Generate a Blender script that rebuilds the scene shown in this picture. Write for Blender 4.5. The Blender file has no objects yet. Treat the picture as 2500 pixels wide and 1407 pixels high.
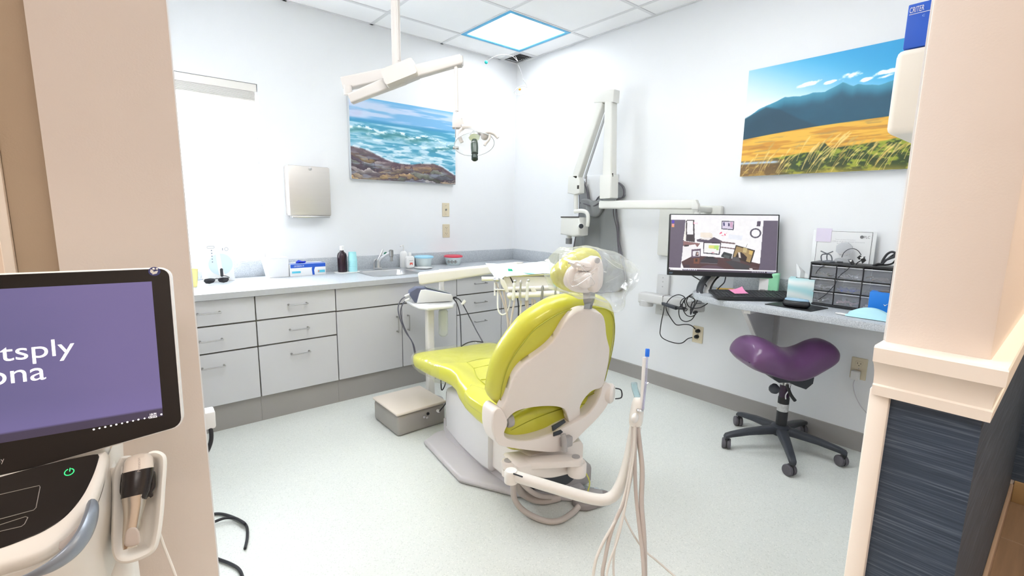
import bpy, bmesh, math, random
import numpy as np
from mathutils import Vector, Matrix, noise
random.seed(7)
V = Vector
R = math.radians
SC = bpy.context.scene
COL = SC.collection

# ------------------------------------------------------------------ camera
CAM = V((-3.0623, -3.6431, 1.2735)); FPX = 1162.6
YAW, PIT, ROL = 0.69684, -0.15809, 0.01546
_f = V((math.sin(YAW)*math.cos(PIT), math.cos(YAW)*math.cos(PIT), math.sin(PIT)))
_r = V((math.cos(YAW), -math.sin(YAW), 0)); _u = _r.cross(_f)
RT = _r*math.cos(ROL) + _u*math.sin(ROL); UP = -_r*math.sin(ROL) + _u*math.cos(ROL); FW = _f
cd = bpy.data.cameras.new('camera'); cam = bpy.data.objects.new('camera', cd); COL.objects.link(cam)
cam.matrix_world = Matrix(((RT.x, UP.x, -FW.x, CAM.x), (RT.y, UP.y, -FW.y, CAM.y), (RT.z, UP.z, -FW.z, CAM.z), (0, 0, 0, 1)))
cd.sensor_width = 36; cd.lens = FPX/2500*36; cd.clip_start = 0.05; cd.clip_end = 100
SC.camera = cam
# ------------------------------------------------------------------ exposure, sky
SC.view_settings.view_transform = 'Standard'; SC.view_settings.look = 'None'
SC.view_settings.gamma = 1; SC.view_settings.use_curve_mapping = False
SC.view_settings.exposure = 0.2
W = bpy.data.worlds.new('world'); SC.world = W; W.use_nodes = True
W.node_tree.nodes['Background'].inputs[0].default_value = (0.90, 0.95, 1, 1)
W.node_tree.nodes['Background'].inputs[1].default_value = 19.0
H = 2.647
def area(name, loc, rot, sx, sy, power, col=(1, 1, 1), portal=False):
    l = bpy.data.lights.new(name, 'AREA'); l.shape = 'RECTANGLE'; l.size = sx; l.size_y = sy; l.energy = power; l.color = col
    if portal: l.cycles.is_portal = True
    o = bpy.data.objects.new(name, l); COL.objects.link(o); o.location = loc; o.rotation_euler = rot
    return o
area('window_daylight_portal', (-2.585, .16, 1.52), (R(-90), 0, 0), .70, 1.15, 1, portal=True)
area('ceiling_panel_lamp', (-.519, -.598, H-.01), (0, 0, 0), .54, .54, 5.5, (.94, .975, 1))
area('ceiling_panel_lamp', (-2.348, -1.817, H-.01), (0, 0, 0), .54, .54, 10, (.94, .975, 1))  # added lamp out of view, brightens the left floor
area('ceiling_panel_lamp', (-1.738, -2.427, H-.01), (0, 0, 0), .54, .54, 8, (.94, .975, 1))  # added lamp above the frame, more light for the room
area('ceiling_panel_lamp', (-1.128, -2.427, H-.01), (0, 0, 0), .54, .54, 5, (.94, .975, 1))  # also added out of view, lights the desk side
area('hall_ceiling_lamp', (-3.3, -4.35, H-.01), (0, 0, 0), 1.1, .5, 17, (1, .93, .87))
area('hall_ceiling_lamp', (-.9, -4.35, H-.01), (0, 0, 0), 1.1, .5, 24, (1, .82, .56))
area('hall_ceiling_lamp', (-4.3, -1.6, H-.01), (0, 0, 0), .55, 1.1, 42, (1, .88, .74))

# ------------------------------------------------------------------ measuring helpers (pixel of the 2500x1407 photo -> point on a real plane)
def ray(px, py): return RT*((px-1250)/FPX) - UP*((py-703.5)/FPX) + FW
def at(px, py, ax, val):
    d = ray(px, py); i = 'xyz'.index(ax); return CAM + d*((val-CAM[i])/d[i])
def dp(px, py, depth): return CAM + ray(px, py)*depth
class Frame:
    def __init__(s, o, ex, ey):
        s.o = V(o); s.x = V(ex).normalized(); s.z = s.x.cross(V(ey)).normalized(); s.y = s.z.cross(s.x)
    def p(s, a, b, c=0): return s.o + s.x*a + s.y*b + s.z*c
    def px(s, x, y, c=0):
        d = ray(x, y); q = s.o + s.z*c; t = (q-CAM).dot(s.z)/d.dot(s.z); w = CAM + d*t - s.o
        return (w.dot(s.x), w.dot(s.y))
def P2(s): return [tuple(map(float, t.split(','))) for t in s.split()]

# ------------------------------------------------------------------ materials
MATS = {}
def mat(name, col, rough=.5, metal=0, bump=0, bscale=200, var=.0, vscale=3, spec=.5, emis=None, estr=1, alpha=1, trans=0, coat=0, stretch=None, ior=1.45):
    if name in MATS: return MATS[name]
    m = bpy.data.materials.new(name); m.use_nodes = True; nt = m.node_tree; b = nt.nodes['Principled BSDF']
    b.inputs['Roughness'].default_value = rough; b.inputs['Metallic'].default_value = metal
    b.inputs['Specular IOR Level'].default_value = spec; b.inputs['Coat Weight'].default_value = coat
    b.inputs['Alpha'].default_value = alpha; b.inputs['Transmission Weight'].default_value = trans; b.inputs['IOR'].default_value = ior
    tc = nt.nodes.new('ShaderNodeTexCoord'); mp = nt.nodes.new('ShaderNodeMapping'); nt.links.new(tc.outputs['Object'], mp.inputs[0])
    if stretch: mp.inputs['Scale'].default_value = stretch
    nz = nt.nodes.new('ShaderNodeTexNoise'); nz.inputs['Scale'].default_value = vscale; nz.inputs['Detail'].default_value = 4
    nt.links.new(mp.outputs[0], nz.inputs['Vector'])
    mx = nt.nodes.new('ShaderNodeMix'); mx.data_type = 'RGBA'
    v = max(var, .015)
    mx.inputs[6].default_value = tuple(max(0, c*(1-v)) for c in col)+(1,); mx.inputs[7].default_value = tuple(min(1, c*(1+v)) for c in col)+(1,)
    nt.links.new(nz.outputs['Fac'], mx.inputs[0]); nt.links.new(mx.outputs[2], b.inputs['Base Color'])
    if bump:
        n2 = nt.nodes.new('ShaderNodeTexNoise'); n2.inputs['Scale'].default_value = bscale; nt.links.new(mp.outputs[0], n2.inputs['Vector'])
        bp = nt.nodes.new('ShaderNodeBump'); bp.inputs['Strength'].default_value = bump; bp.inputs['Distance'].default_value = .002
        nt.links.new(n2.outputs['Fac'], bp.inputs['Height']); nt.links.new(bp.outputs[0], b.inputs['Normal'])
    if emis:
        b.inputs['Emission Color'].default_value = tuple(emis)+(1,); b.inputs['Emission Strength'].default_value = estr
    MATS[name] = m; return m
def vmat(name, rough=.5, estr=0):          # colour from a painted colour attribute (flat pictures)
    m = bpy.data.materials.new(name); m.use_nodes = True; nt = m.node_tree; b = nt.nodes['Principled BSDF']
    a = nt.nodes.new('ShaderNodeVertexColor'); a.layer_name = 'Col'
    nt.links.new(a.outputs[0], b.inputs['Base Color']); b.inputs['Roughness'].default_value = rough
    if estr:
        nt.links.new(a.outputs[0], b.inputs['Emission Color']); b.inputs['Emission Strength'].default_value = estr
        b.inputs['Base Color'].default_value = (0, 0, 0, 1); nt.links.remove(b.inputs['Base Color'].links[0]); b.inputs['Base Color'].default_value = (.01, .01, .01, 1)
    return m
def speckle(name, col, c2, scale, thr, rough=.5, c3=None):
    m = bpy.data.materials.new(name); m.use_nodes = True; nt = m.node_tree; b = nt.nodes['Principled BSDF']; b.inputs['Roughness'].default_value = rough
    tc = nt.nodes.new('ShaderNodeTexCoord')
    vz = nt.nodes.new('ShaderNodeTexVoronoi'); vz.inputs['Scale'].default_value = scale; nt.links.new(tc.outputs['Object'], vz.inputs['Vector'])
    sp = nt.nodes.new('ShaderNodeSeparateColor'); nt.links.new(vz.outputs['Color'], sp.inputs[0])
    cr = nt.nodes.new('ShaderNodeValToRGB'); cr.color_ramp.interpolation = 'CONSTANT'
    e = cr.color_ramp.elements; e[0].position = 0; e[0].color = tuple(col)+(1,); e[1].position = thr; e[1].color = tuple(c2)+(1,)
    if c3: x = cr.color_ramp.elements.new(thr+(1-thr)/2); x.color = tuple(c3)+(1,)
    nt.links.new(sp.outputs[0], cr.inputs[0])
    nz = nt.nodes.new('ShaderNodeTexNoise'); nz.inputs['Scale'].default_value = 2.2; nz.inputs['Detail'].default_value = 6
    nt.links.new(tc.outputs['Object'], nz.inputs['Vector'])
    ml = nt.nodes.new('ShaderNodeMix'); ml.data_type = 'RGBA'; ml.blend_type = 'MULTIPLY'; ml.inputs[0].default_value = 1
    mr = nt.nodes.new('ShaderNodeMapRange'); mr.inputs[3].default_value = .95; mr.inputs[4].default_value = 1.03
    nt.links.new(nz.outputs['Fac'], mr.inputs[0])
    cb = nt.nodes.new('ShaderNodeCombineColor'); [nt.links.new(mr.outputs[0], cb.inputs[i]) for i in range(3)]
    nt.links.new(cr.outputs[0], ml.inputs[6]); nt.links.new(cb.outputs[0], ml.inputs[7]); nt.links.new(ml.outputs[2], b.inputs['Base Color'])
    MATS[name] = m; return m
def film(name, tint=(1, 1, 1), a=.25, rough=.15):   # thin clear plastic sheet
    m = bpy.data.materials.new(name); m.use_nodes = True; nt = m.node_tree; nt.nodes.remove(nt.nodes['Principled BSDF'])
    t = nt.nodes.new('ShaderNodeBsdfTransparent'); t.inputs[0].default_value = tuple(tint)+(1,)
    g = nt.nodes.new('ShaderNodeBsdfGlossy'); g.inputs['Roughness'].default_value = rough
    d = nt.nodes.new('ShaderNodeBsdfTranslucent'); d.inputs[0].default_value = (.9, .92, .93, 1)
    s = nt.nodes.new('ShaderNodeMixShader'); s2 = nt.nodes.new('ShaderNodeMixShader'); lw = nt.nodes.new('ShaderNodeLayerWeight'); lw.inputs[0].default_value = .35
    mr = nt.nodes.new('ShaderNodeMapRange'); mr.inputs[3].default_value = a*.5; mr.inputs[4].default_value = min(1, a*2.2)
    nt.links.new(lw.outputs['Facing'], mr.inputs[0])
    s2.inputs[0].default_value = .45; nt.links.new(g.outputs[0], s2.inputs[1]); nt.links.new(d.outputs[0], s2.inputs[2])
    nt.links.new(mr.outputs[0], s.inputs[0]); nt.links.new(t.outputs[0], s.inputs[1]); nt.links.new(s2.outputs[0], s.inputs[2])
    tc = nt.nodes.new('ShaderNodeTexCoord'); nz = nt.nodes.new('ShaderNodeTexNoise'); nz.inputs['Scale'].default_value = 18; nt.links.new(tc.outputs['Object'], nz.inputs['Vector'])
    bp = nt.nodes.new('ShaderNodeBump'); bp.inputs['Strength'].default_value = .5; bp.inputs['Distance'].default_value = .02
    nt.links.new(nz.outputs['Fac'], bp.inputs['Height']); nt.links.new(bp.outputs[0], g.inputs['Normal'])
    nt.links.new(s.outputs[0], nt.nodes['Material Output'].inputs[0]); MATS[name] = m; return m

wallw = mat('white_wall_paint', (.835, .85, .87), .75, bump=.12, bscale=260, var=.01)
beige = mat('beige_wall_paint', (.74, .66, .60), .7, bump=.1, bscale=240, var=.02)
beiged = mat('shaded_beige_wall_paint', (.52, .42, .31), .7, bump=.1, bscale=240, var=.02)  # beige with the shade of the recessed strip put into the colour
ceil_m = mat('ceiling_tile_fissured', (.95, .95, .955), .9, bump=.5, bscale=140, var=.02)
gridm = mat('ceiling_grid_white', (.74, .74, .75), .5)
trimw = mat('cream_trim_paint', (.90, .84, .77), .4, bump=.05, bscale=90)
grayvin = mat('grey_vinyl_base', (.33, .315, .30), .6, var=.04)
lam = mat('light_grey_laminate', (.60, .60, .615), .45, bump=.05, bscale=300, var=.02)
lamin = mat('cabinet_gap_dark', (.20, .185, .16), .7)
ctop = speckle('grey_laminate_worktop', (.50, .53, .565), (.60, .63, .66), 420, .55, .35, (.38, .41, .45))
floorm = speckle('pale_vinyl_floor', (.70, .725, .69), (.62, .645, .61), 260, .82, .42, (.77, .79, .75))
chrome = mat('brushed_steel', (.62, .62, .63), .28, 1, var=.05)
satin = mat('satin_nickel', (.42, .42, .42), .35, 1)
nearw = mat('cream_plastic', (.80, .775, .73), .38, var=.02)
chairw = mat('chair_shell_plastic', (.84, .77, .72), .33, var=.02)
whitep = mat('white_plastic', (.82, .82, .81), .35)
lime = mat('lime_green_vinyl', (.60, .58, .055), .3, bump=.12, bscale=500, var=.05, coat=.25)
limes = mat('lime_seam_thread', (.38, .38, .03), .6)
blackp = mat('black_plastic', (.016, .017, .02), .4, bump=.05)
darkp = mat('charcoal_plastic', (.035, .04, .05), .45, bump=.1, bscale=300)
greyp = mat('grey_plastic', (.42, .40, .40), .45)
hosem = mat('taupe_hose_rubber', (.52, .46, .42), .45)
hosel = mat('pale_hose_rubber', (.66, .62, .57), .4)
blackc = mat('black_cable', (.02, .02, .025), .5)
purple = mat('purple_vinyl', (.125, .05, .14), .3, bump=.05, bscale=400, var=.06, coat=.3)
almond = mat('almond_outlet_plastic', (.68, .60, .44), .4)
slot = mat('dark_slot', (.03, .025, .02), .7)
tileblue = mat('blue_paper', (.02, .10, .52), .5)
aqua = mat('aqua_paper', (.38, .74, .78), .7, var=.05)
clearp = film('clear_plastic_film')
creamlamp = mat('lamp_cream_enamel', (.56, .52, .485), .4)
foots = film('foot_sleeve_film', a=.14)
clear2 = film('clear_hard_plastic', a=.12, rough=.05)
lightg = mat('ceiling_light_diffuser', (.9, .9, .9), .5, emis=(1, 1, 1), estr=3.0)
apron_m = mat('grey_lead_apron', (.235, .245, .25), .65, bump=.3, bscale=120, var=.05)
apron_e = mat('dark_apron_binding', (.12, .11, .13), .6, bump=.2)
glassm = mat('window_glass', (1, 1, 1), .02, trans=1, ior=1.02)

# ------------------------------------------------------------------ object helpers
def root(o):
    while o.parent: o = o.parent
    return o
def tag(o, label=None, cat=None, group=None, kind=None):
    if label: o['label'] = label
    if cat: o['category'] = cat
    if group: o['group'] = group
    if kind: o['kind'] = kind
    return o
def thing(name, label, cat, loc, group=None):
    o = bpy.data.objects.new(name, None); o.empty_display_size = .05; COL.objects.link(o); o.location = loc
    return tag(o, label, cat, group)
def obj(name, bm, m, parent=None, smooth=40, base=True):
    """link bm (world coordinates) as one mesh object"""
    me = bpy.data.meshes.new(name)
    bmesh.ops.recalc_face_normals(bm, faces=bm.faces) if getattr(bm, 'fix', True) else None
    if parent is not None:
        off = V(root(parent).location)
    elif base:
        xs = [v.co for v in bm.verts]; mn = [min(c[i] for c in xs) for i in range(3)]; mxx = [max(c[i] for c in xs) for i in range(3)]
        off = V(((mn[0]+mxx[0])/2, (mn[1]+mxx[1])/2, mn[2]))
    else: off = V((0, 0, 0))
    bmesh.ops.translate(bm, verts=bm.verts, vec=-off)
    bm.to_mesh(me); bm.free(); me.materials.append(m)
    for p in me.polygons: p.use_smooth = True
    me.set_sharp_from_angle(angle=R(smooth))
    o = bpy.data.objects.new(name, me); COL.objects.link(o)
    if parent is not None: o.parent = parent
    else: o.location = off
    return o
def solo(name, bm, m, label, cat, group=None, smooth=40): return tag(obj(name, bm, m, None, smooth), label, cat, group)
def struct(name, bm, m, parent=None, smooth=30, base=True):
    o = obj(name, bm, m, parent, smooth, base)
    if parent is None: o['kind'] = 'structure'
    return o
def lift(parent, dz): pass
def copy_tree(o, parent=None):
    c = o.copy(); COL.objects.link(c); c.parent = parent
    for ch in list(o.children): copy_tree(ch, c)
    return c
def NB(): return bmesh.new()
def add_box(bm, c, ex, ey, ez, bev=0, seg=2):
    """c centre, ex/ey/ez half-extent vectors"""
    c, ex, ey, ez = V(c), V(ex), V(ey), V(ez)
    vs = [bm.verts.new(c + ex*i + ey*j + ez*k) for k in (-1, 1) for j in (-1, 1) for i in (-1, 1)]
    fs = [bm.faces.new([vs[i] for i in q]) for q in ((0, 2, 3, 1), (4, 5, 7, 6), (0, 1, 5, 4), (2, 6, 7, 3), (0, 4, 6, 2), (1, 3, 7, 5))]
    if bev > 0:
        es = list({e for f in fs for e in f.edges})
        bmesh.ops.bevel(bm, geom=es, offset=bev, segments=seg, profile=.5, affect='EDGES', clamp_overlap=True)
    return bm
def bx(x0, x1, y0, y1, z0, z1, bev=0, bm=None, seg=2):
    bm = bm or NB()
    return add_box(bm, ((x0+x1)/2, (y0+y1)/2, (z0+z1)/2), (abs(x1-x0)/2, 0, 0), (0, abs(y1-y0)/2, 0), (0, 0, abs(z1-z0)/2), bev, seg)
def fbox(F, a0, a1, b0, b1, c0, c1, bev=0, bm=None, seg=2):
    bm = bm or NB()
    return add_box(bm, F.p((a0+a1)/2, (b0+b1)/2, (c0+c1)/2), F.x*(abs(a1-a0)/2), F.y*(abs(b1-b0)/2), F.z*(abs(c1-c0)/2), bev, seg)
def smoothp(pts, n=6, closed=False):
    pts = [V(p) for p in pts]; N = len(pts)
    if N < 3: return pts
    out = []
    rng = range(N) if closed else range(N-1)
    for i in rng:
        if closed: a, b, c, d = pts[i-1], pts[i], pts[(i+1) % N], pts[(i+2) % N]
        else: a, b, c, d = pts[max(i-1, 0)], pts[i], pts[i+1], pts[min(i+2, N-1)]
        for k in range(n):
            t = k/n
            out.append(.5*((2*b) + (c-a)*t + (2*a-5*b+4*c-d)*t*t + (3*b-a-3*c+d)*t**3))
    if not closed: out.append(pts[-1])
    return out
def add_tube(bm, pts, r, n=8, sm=0, closed=False, flat=None):
    if sm: pts = smoothp(pts, sm, closed)
    pts = [V(p) for p in pts]; N = len(pts); rings = []
    prev = None
    for i, p in enumerate(pts):
        a = pts[i-1] if (i > 0 or closed) else p; b = pts[(i+1) % N] if (i < N-1 or closed) else p
        t = (b-a)
        t = t.normalized() if t.length > 1e-9 else V((0, 0, 1))
        if prev is None:
            u = V((0, 0, 1)) if abs(t.z) < .9 else V((1, 0, 0))
            u = (u - t*u.dot(t)).normalized()
        else:
            u = prev - t*prev.dot(t); u = u.normalized() if u.length > 1e-6 else prev
        prev = u; w = t.cross(u)
        rr = r(i/(N-1)) if callable(r) else r
        fu, fw = flat if flat else (1, 1)
        rings.append([bm.verts.new(p + (u*math.cos(2*math.pi*k/n)*fu + w*math.sin(2*math.pi*k/n)*fw)*rr) for k in range(n)])
    for i in range(N if closed else N-1):
        A, B = rings[i], rings[(i+1) % N]
        for k in range(n): bm.faces.new((A[k], A[(k+1) % n], B[(k+1) % n], B[k]))
    if not closed:
        bm.faces.new(rings[0][::-1]); bm.faces.new(rings[-1])
    return bm
def tube(pts, r, n=8, sm=0, closed=False, flat=None): return add_tube(NB(), pts, r, n, sm, closed, flat)
def add_loft(bm, rings, cap0=True, cap1=True):
    R_ = [[bm.verts.new(p) for p in r] for r in rings]; n = len(R_[0])
    for i in range(len(R_)-1):
        for k in range(n): bm.faces.new((R_[i][k], R_[i][(k+1) % n], R_[i+1][(k+1) % n], R_[i+1][k]))
    if cap0: bm.faces.new(R_[0][::-1])
    if cap1: bm.faces.new(R_[-1])
    return bm
def add_lathe(bm, prof, o, axis=(0, 0, 1), n=24, cap0=True, cap1=True):
    """prof: list of (radius, height along axis)"""
    o = V(o); ax = V(axis).normalized(); u = (V((1, 0, 0)) if abs(ax.x) < .8 else V((0, 1, 0))); u = (u - ax*u.dot(ax)).normalized(); w = ax.cross(u)
    return add_loft(bm, [[o + ax*h + (u*math.cos(2*math.pi*k/n) + w*math.sin(2*math.pi*k/n))*max(r, 1e-4) for k in range(n)] for r, h in prof], cap0, cap1)
def lathe(prof, o, axis=(0, 0, 1), n=24, cap0=True, cap1=True): return add_lathe(NB(), prof, o, axis, n, cap0, cap1)
def add_ball(bm, c, r, sx=1, sy=1, sz=1, n=16):
    m = Matrix.Translation(V(c)) @ Matrix.Diagonal((sx*r, sy*r, sz*r, 1))
    bmesh.ops.create_uvsphere(bm, u_segments=n, v_segments=n//2+2, radius=1, matrix=m); return bm
def add_prism(bm, pts, vec, bev=0, seg=2):
    pts = [V(p) for p in pts]; vec = V(vec)
    a = [bm.verts.new(p) for p in pts]; b = [bm.verts.new(p+vec) for p in pts]; n = len(pts)
    f0 = bm.faces.new(a[::-1]); f1 = bm.faces.new(b)
    for i in range(n): bm.faces.new((a[i], a[(i+1) % n], b[(i+1) % n], b[i]))
    if bev:
        bmesh.ops.recalc_face_normals(bm, faces=bm.faces)
        es = list({e for f in (f0, f1) for e in f.edges})
        bmesh.ops.bevel(bm, geom=es, offset=bev, segments=seg, profile=.5, affect='EDGES', clamp_overlap=True)
    return bm
def prism(pts, vec, bev=0, seg=2): return add_prism(NB(), pts, vec, bev, seg)
def rrect(a0, a1, b0, b1, r, n=5):
    out = []
    for cx, cy, s in ((a1-r, b1-r, 0), (a0+r, b1-r, 90), (a0+r, b0+r, 180), (a1-r, b0+r, 270)):
        for k in range(n+1):
            t = R(s + 90*k/n); out.append((cx + r*math.cos(t), cy + r*math.sin(t)))
    return out
def resamp(pts, n, sm=8):
    q = smoothp([V((x, y, 0)) for x, y in pts], sm, True); q.append(q[0])
    L = [0]
    for i in range(1, len(q)): L.append(L[-1] + (q[i]-q[i-1]).length)
    out = []; j = 0
    for k in range(n):
        t = L[-1]*k/n
        while L[j+1] < t: j += 1
        s = (t-L[j])/max(L[j+1]-L[j], 1e-9); p = q[j].lerp(q[j+1], s); out.append((p.x, p.y))
    return out
def area2(p): return sum(p[i-1][0]*p[i][1]-p[i][0]*p[i-1][1] for i in range(len(p)))/2
def inset(pts, d):
    s = 1 if area2(pts) > 0 else -1; n = len(pts); out = []
    for i in range(n):
        a, b, c = V(pts[i-1]), V(pts[i]), V(pts[(i+1) % n])
        t = (c-a); t = t.normalized() if t.length else V((1, 0)); out.append((b.x - s*t.y*d, b.y + s*t.x*d))
    return out
def add_pad(bm, F, outline, c0, c1, er, warp=None, dome=0, n=72, k=5, ctr=None, resample=True):
    """soft slab: outline in frame F, from depth c0 to c1, rounded rims of radius er, optional dome on the c1 side"""
    o = resamp(outline, n) if resample else outline; n = len(o)
    cx = sum(p[0] for p in o)/n; cy = sum(p[1] for p in o)/n
    if ctr: cx, cy = ctr
    s = 1 if c1 > c0 else -1; er = min(er, abs(c1-c0)/2)
    prof = [(er*(1-math.sin(R(90*i/k))), c0 + s*er*(1-math.cos(R(90*i/k)))) for i in range(k+1)]
    prof += [(er*(1-math.cos(R(90*i/k))), c1 - s*er*(1-math.sin(R(90*i/k)))) for i in range(k+1)]
    rings = []
    def W_(a, b, c):
        if warp: a, b, c = warp(a, b, c)
        return F.p(a, b, c)
    base = inset(o, prof[0][0])
    for f in (.25, .5, .75): rings.append([W_(cx+(x-cx)*f, cy+(y-cy)*f, c0) for x, y in base])
    for d, c in prof: rings.append([W_(x, y, c) for x, y in inset(o, d)])
    top = inset(o, prof[-1][0])
    for f in (.85, .65, .42, .2): rings.append([W_(cx+(x-cx)*f, cy+(y-cy)*f, c1 + s*dome*(1-f*f)) for x, y in top])
    return add_loft(bm, rings)
def pad(F, outline, c0, c1, er, **kw): return add_pad(NB(), F, outline, c0, c1, er, **kw)
def text(name, s, F, a0, a1, b0, b1, m, parent, depth=.0004, c=0.0006, keep=False, label=None):
    cu = bpy.data.curves.new(name, 'FONT'); cu.body = s; cu.size = 1; cu.extrude = 0
    t = bpy.data.objects.new(name, cu); COL.objects.link(t); bpy.context.view_layer.update()
    dg = bpy.context.evaluated_depsgraph_get(); me = bpy.data.meshes.new_from_object(t.evaluated_get(dg))
    bpy.data.objects.remove(t); bpy.data.curves.remove(cu)
    xs = [v.co.x for v in me.vertices]; ys = [v.co.y for v in me.vertices]
    sx = (a1-a0)/(max(xs)-min(xs)); sy = (b1-b0)/(max(ys)-min(ys)) if not keep else abs(sx)
    off = V(root(parent).location)
    for v in me.vertices: v.co = F.p(a0+(v.co.x-min(xs))*sx, b0+(v.co.y-min(ys))*sy, c) - off
    me.materials.clear(); me.materials.append(m)
    o = bpy.data.objects.new(name, me); COL.objects.link(o); o.parent = parent
    return o
def picture(name, F, a0, a1, b0, b1, c, nx, ny, fn, m, parent):
    """flat painted picture: a grid of points whose colour attribute is painted by fn(u,v arrays, v up)"""
    u = np.linspace(0, 1, nx); v = np.linspace(0, 1, ny); U, Vv = np.meshgrid(u, v)
    rgb = np.clip(fn(U, Vv), 0, 1)
    off = V(root(parent).location)
    o = np.array(F.p(a0, b0, c) - off); ex = np.array(F.x*(a1-a0)); ey = np.array(F.y*(b1-b0))
    co = o + U[..., None]*ex + Vv[..., None]*ey
    idx = np.arange(nx*ny).reshape(ny, nx)
    q = np.stack([idx[:-1, :-1], idx[:-1, 1:], idx[1:, 1:], idx[1:, :-1]], -1).reshape(-1, 4)
    me = bpy.data.meshes.new(name); me.vertices.add(nx*ny); me.vertices.foreach_set('co', co.reshape(-1).astype(np.float32))
    me.loops.add(q.size); me.polygons.add(len(q)); me.loops.foreach_set('vertex_index', q.reshape(-1).astype(np.int32))
    me.polygons.foreach_set('loop_start', np.arange(0, q.size, 4, dtype=np.int32)); me.update(calc_edges=True); me.validate()
    ca = me.color_attributes.new('Col', 'FLOAT_COLOR', 'POINT')
    lin = np.where(rgb <= .04045, rgb/12.92, ((rgb+.055)/1.055)**2.4)
    ca.data.foreach_set('color', np.concatenate([lin, np.ones(lin.shape[:2]+(1,))], -1).reshape(-1).astype(np.float32))
    me.materials.append(m); ob = bpy.data.objects.new(name, me); COL.objects.link(ob); ob.parent = parent
    return ob
# numpy painting tools
RNG = np.random.RandomState(3)
def vnoise(x, y, seed=0):
    t = np.random.RandomState(seed).rand(64, 64)
    xi = np.floor(x).astype(int); yi = np.floor(y).astype(int); fx = x-xi; fy = y-yi; fx = fx*fx*(3-2*fx); fy = fy*fy*(3-2*fy)
    g = lambda a, b: t[a % 64, b % 64]
    return (g(xi, yi)*(1-fx)+g(xi+1, yi)*fx)*(1-fy)+(g(xi, yi+1)*(1-fx)+g(xi+1, yi+1)*fx)*fy
def fbm(x, y, seed=0, o=4):
    s = 0; a = .5
    for i in range(o): s = s + a*vnoise(x*2**i, y*2**i, seed+i); a /= 2
    return s
def C3(*c): return np.array(c, float)/255
def mixc(a, b, t): t = np.clip(t, 0, 1)[..., None]; return a*(1-t)+b*t
def sst(x, a, b): t = np.clip((x-a)/(b-a), 0, 1); return t*t*(3-2*t)
def inpoly(U, Vv, pts):
    r = np.zeros(U.shape, bool); n = len(pts)
    for i in range(n):
        x0, y0 = pts[i-1]; x1, y1 = pts[i]
        if y0 == y1: continue
        c = ((y0 > Vv) != (y1 > Vv)) & (U < (x1-x0)*(Vv-y0)/(y1-y0)+x0); r ^= c
    return r
# ================================================================== SETTING
XL, XL2, YP = -2.928, -3.154, -2.29        # left wall: inner face, outer face, end face
YC0, YC1, XC = -3.565, -3.413, -1.90       # front stub wall: hall face, room face, end face
HX, HY = -5.2, -5.3
bm = NB()
bx(XL2, -2.93, 0, .16, 0, H, 0, bm); bx(-2.93, -2.24, 0, .16, 0, .93, 0, bm); bx(-2.93, -2.24, 0, .16, 2.085, H, 0, bm); bx(-2.24, .16, 0, .16, 0, H, 0, bm)
struct('wall_back', bm, wallw)
struct('wall_right', bx(0, .15, YC0, 0, 0, H), wallw)
struct('wall_left', bx(XL2, XL, YP, 0, 0, H), beige)
struct('wall_left_paint', bx(XL, XL+.004, YP+.012, 0, 0, H), wallw, bpy.data.objects['wall_left'])
lf = struct('trim_1', bx(-3.225, XL2, -2.20, -1.2, 0, H, .004), beiged)  # strip beyond the pillar, its shade painted as a browner beige
struct('trim_2', bx(-3.243, -3.225, -2.215, -1.2, 0, H, .004), trimw)
wf = struct('wall_front', bx(XC, 0, YC0, YC1, 0, H, .006), beige)
struct('wall_front_paint', bx(XC+.01, 0, YC1, YC1+.004, 0, H), wallw, wf)
struct('wall_hall_back', bx(HX, XL2, 0, .15, 0, H), beige)
struct('wall_hall_left', bx(HX-.15, HX, HY, .15, 0, H), beige)
struct('wall_hall_front', bx(HX, 1.2, HY-.15, HY, 0, H), beige)
wr = struct('wall_hall_right', bx(0, .15, HY, YC0, 0, H), beige)
struct('ceiling', bx(HX-.15, 1.2, HY-.15, .16, H+.05, H+.12), ceil_m)
ce = bpy.data.objects['ceiling']
# suspended ceiling tiles and grid
T = .6096; X0, Y0 = -.214, -.293
gx = [0.0] + [X0-T*i for i in range(9)]; gx = [g for g in gx if g > HX] + [HX]
gy = [0.0] + [Y0-T*i for i in range(9)]; gy = [g for g in gy if g > HY] + [HY]
LIT = {(1, 1), (4, 3), (3, 4), (2, 4)}  # first cell is the panel in view, the others hold added lights
tm = {}
for i in range(len(gx)-1):
    for j in range(len(gy)-1):
        if (i, j) in LIT or (i, j) == (0, 0): continue
        w_, h_ = gx[i]-gx[i+1], gy[j]-gy[j+1]
        if w_ < .05 or h_ < .05: continue
        if (round(w_, 3), round(h_, 3)) not in tm:
            o = obj('ceiling_tile', bx(0, w_-.012, 0, h_-.012, 0, .016, .003, seg=1), ceil_m, None, base=False); tm[(round(w_, 3), round(h_, 3))] = o.data; o.parent = ce
        else:
            o = bpy.data.objects.new('ceiling_tile', tm[(round(w_, 3), round(h_, 3))]); COL.objects.link(o); o.parent = ce
        o.location = V((gx[i+1]+.006, gy[j+1]+.006, H+.003)) - ce.location
bm = NB()
for g in gx[1:-1]: bx(g-.012, g+.012, HY, 0, H-.001, H+.03, 0, bm)
for g in gy[1:-1]: bx(HX, 0, g-.012, g+.012, H-.0015, H+.029, 0, bm)
bx(HX, 0, -.022, 0, H-.001, H+.01, 0, bm); bx(-.022, 0, YC1, 0, H-.002, H+.01, 0, bm)
struct('ceiling_grid', bm, gridm, ce)
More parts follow.
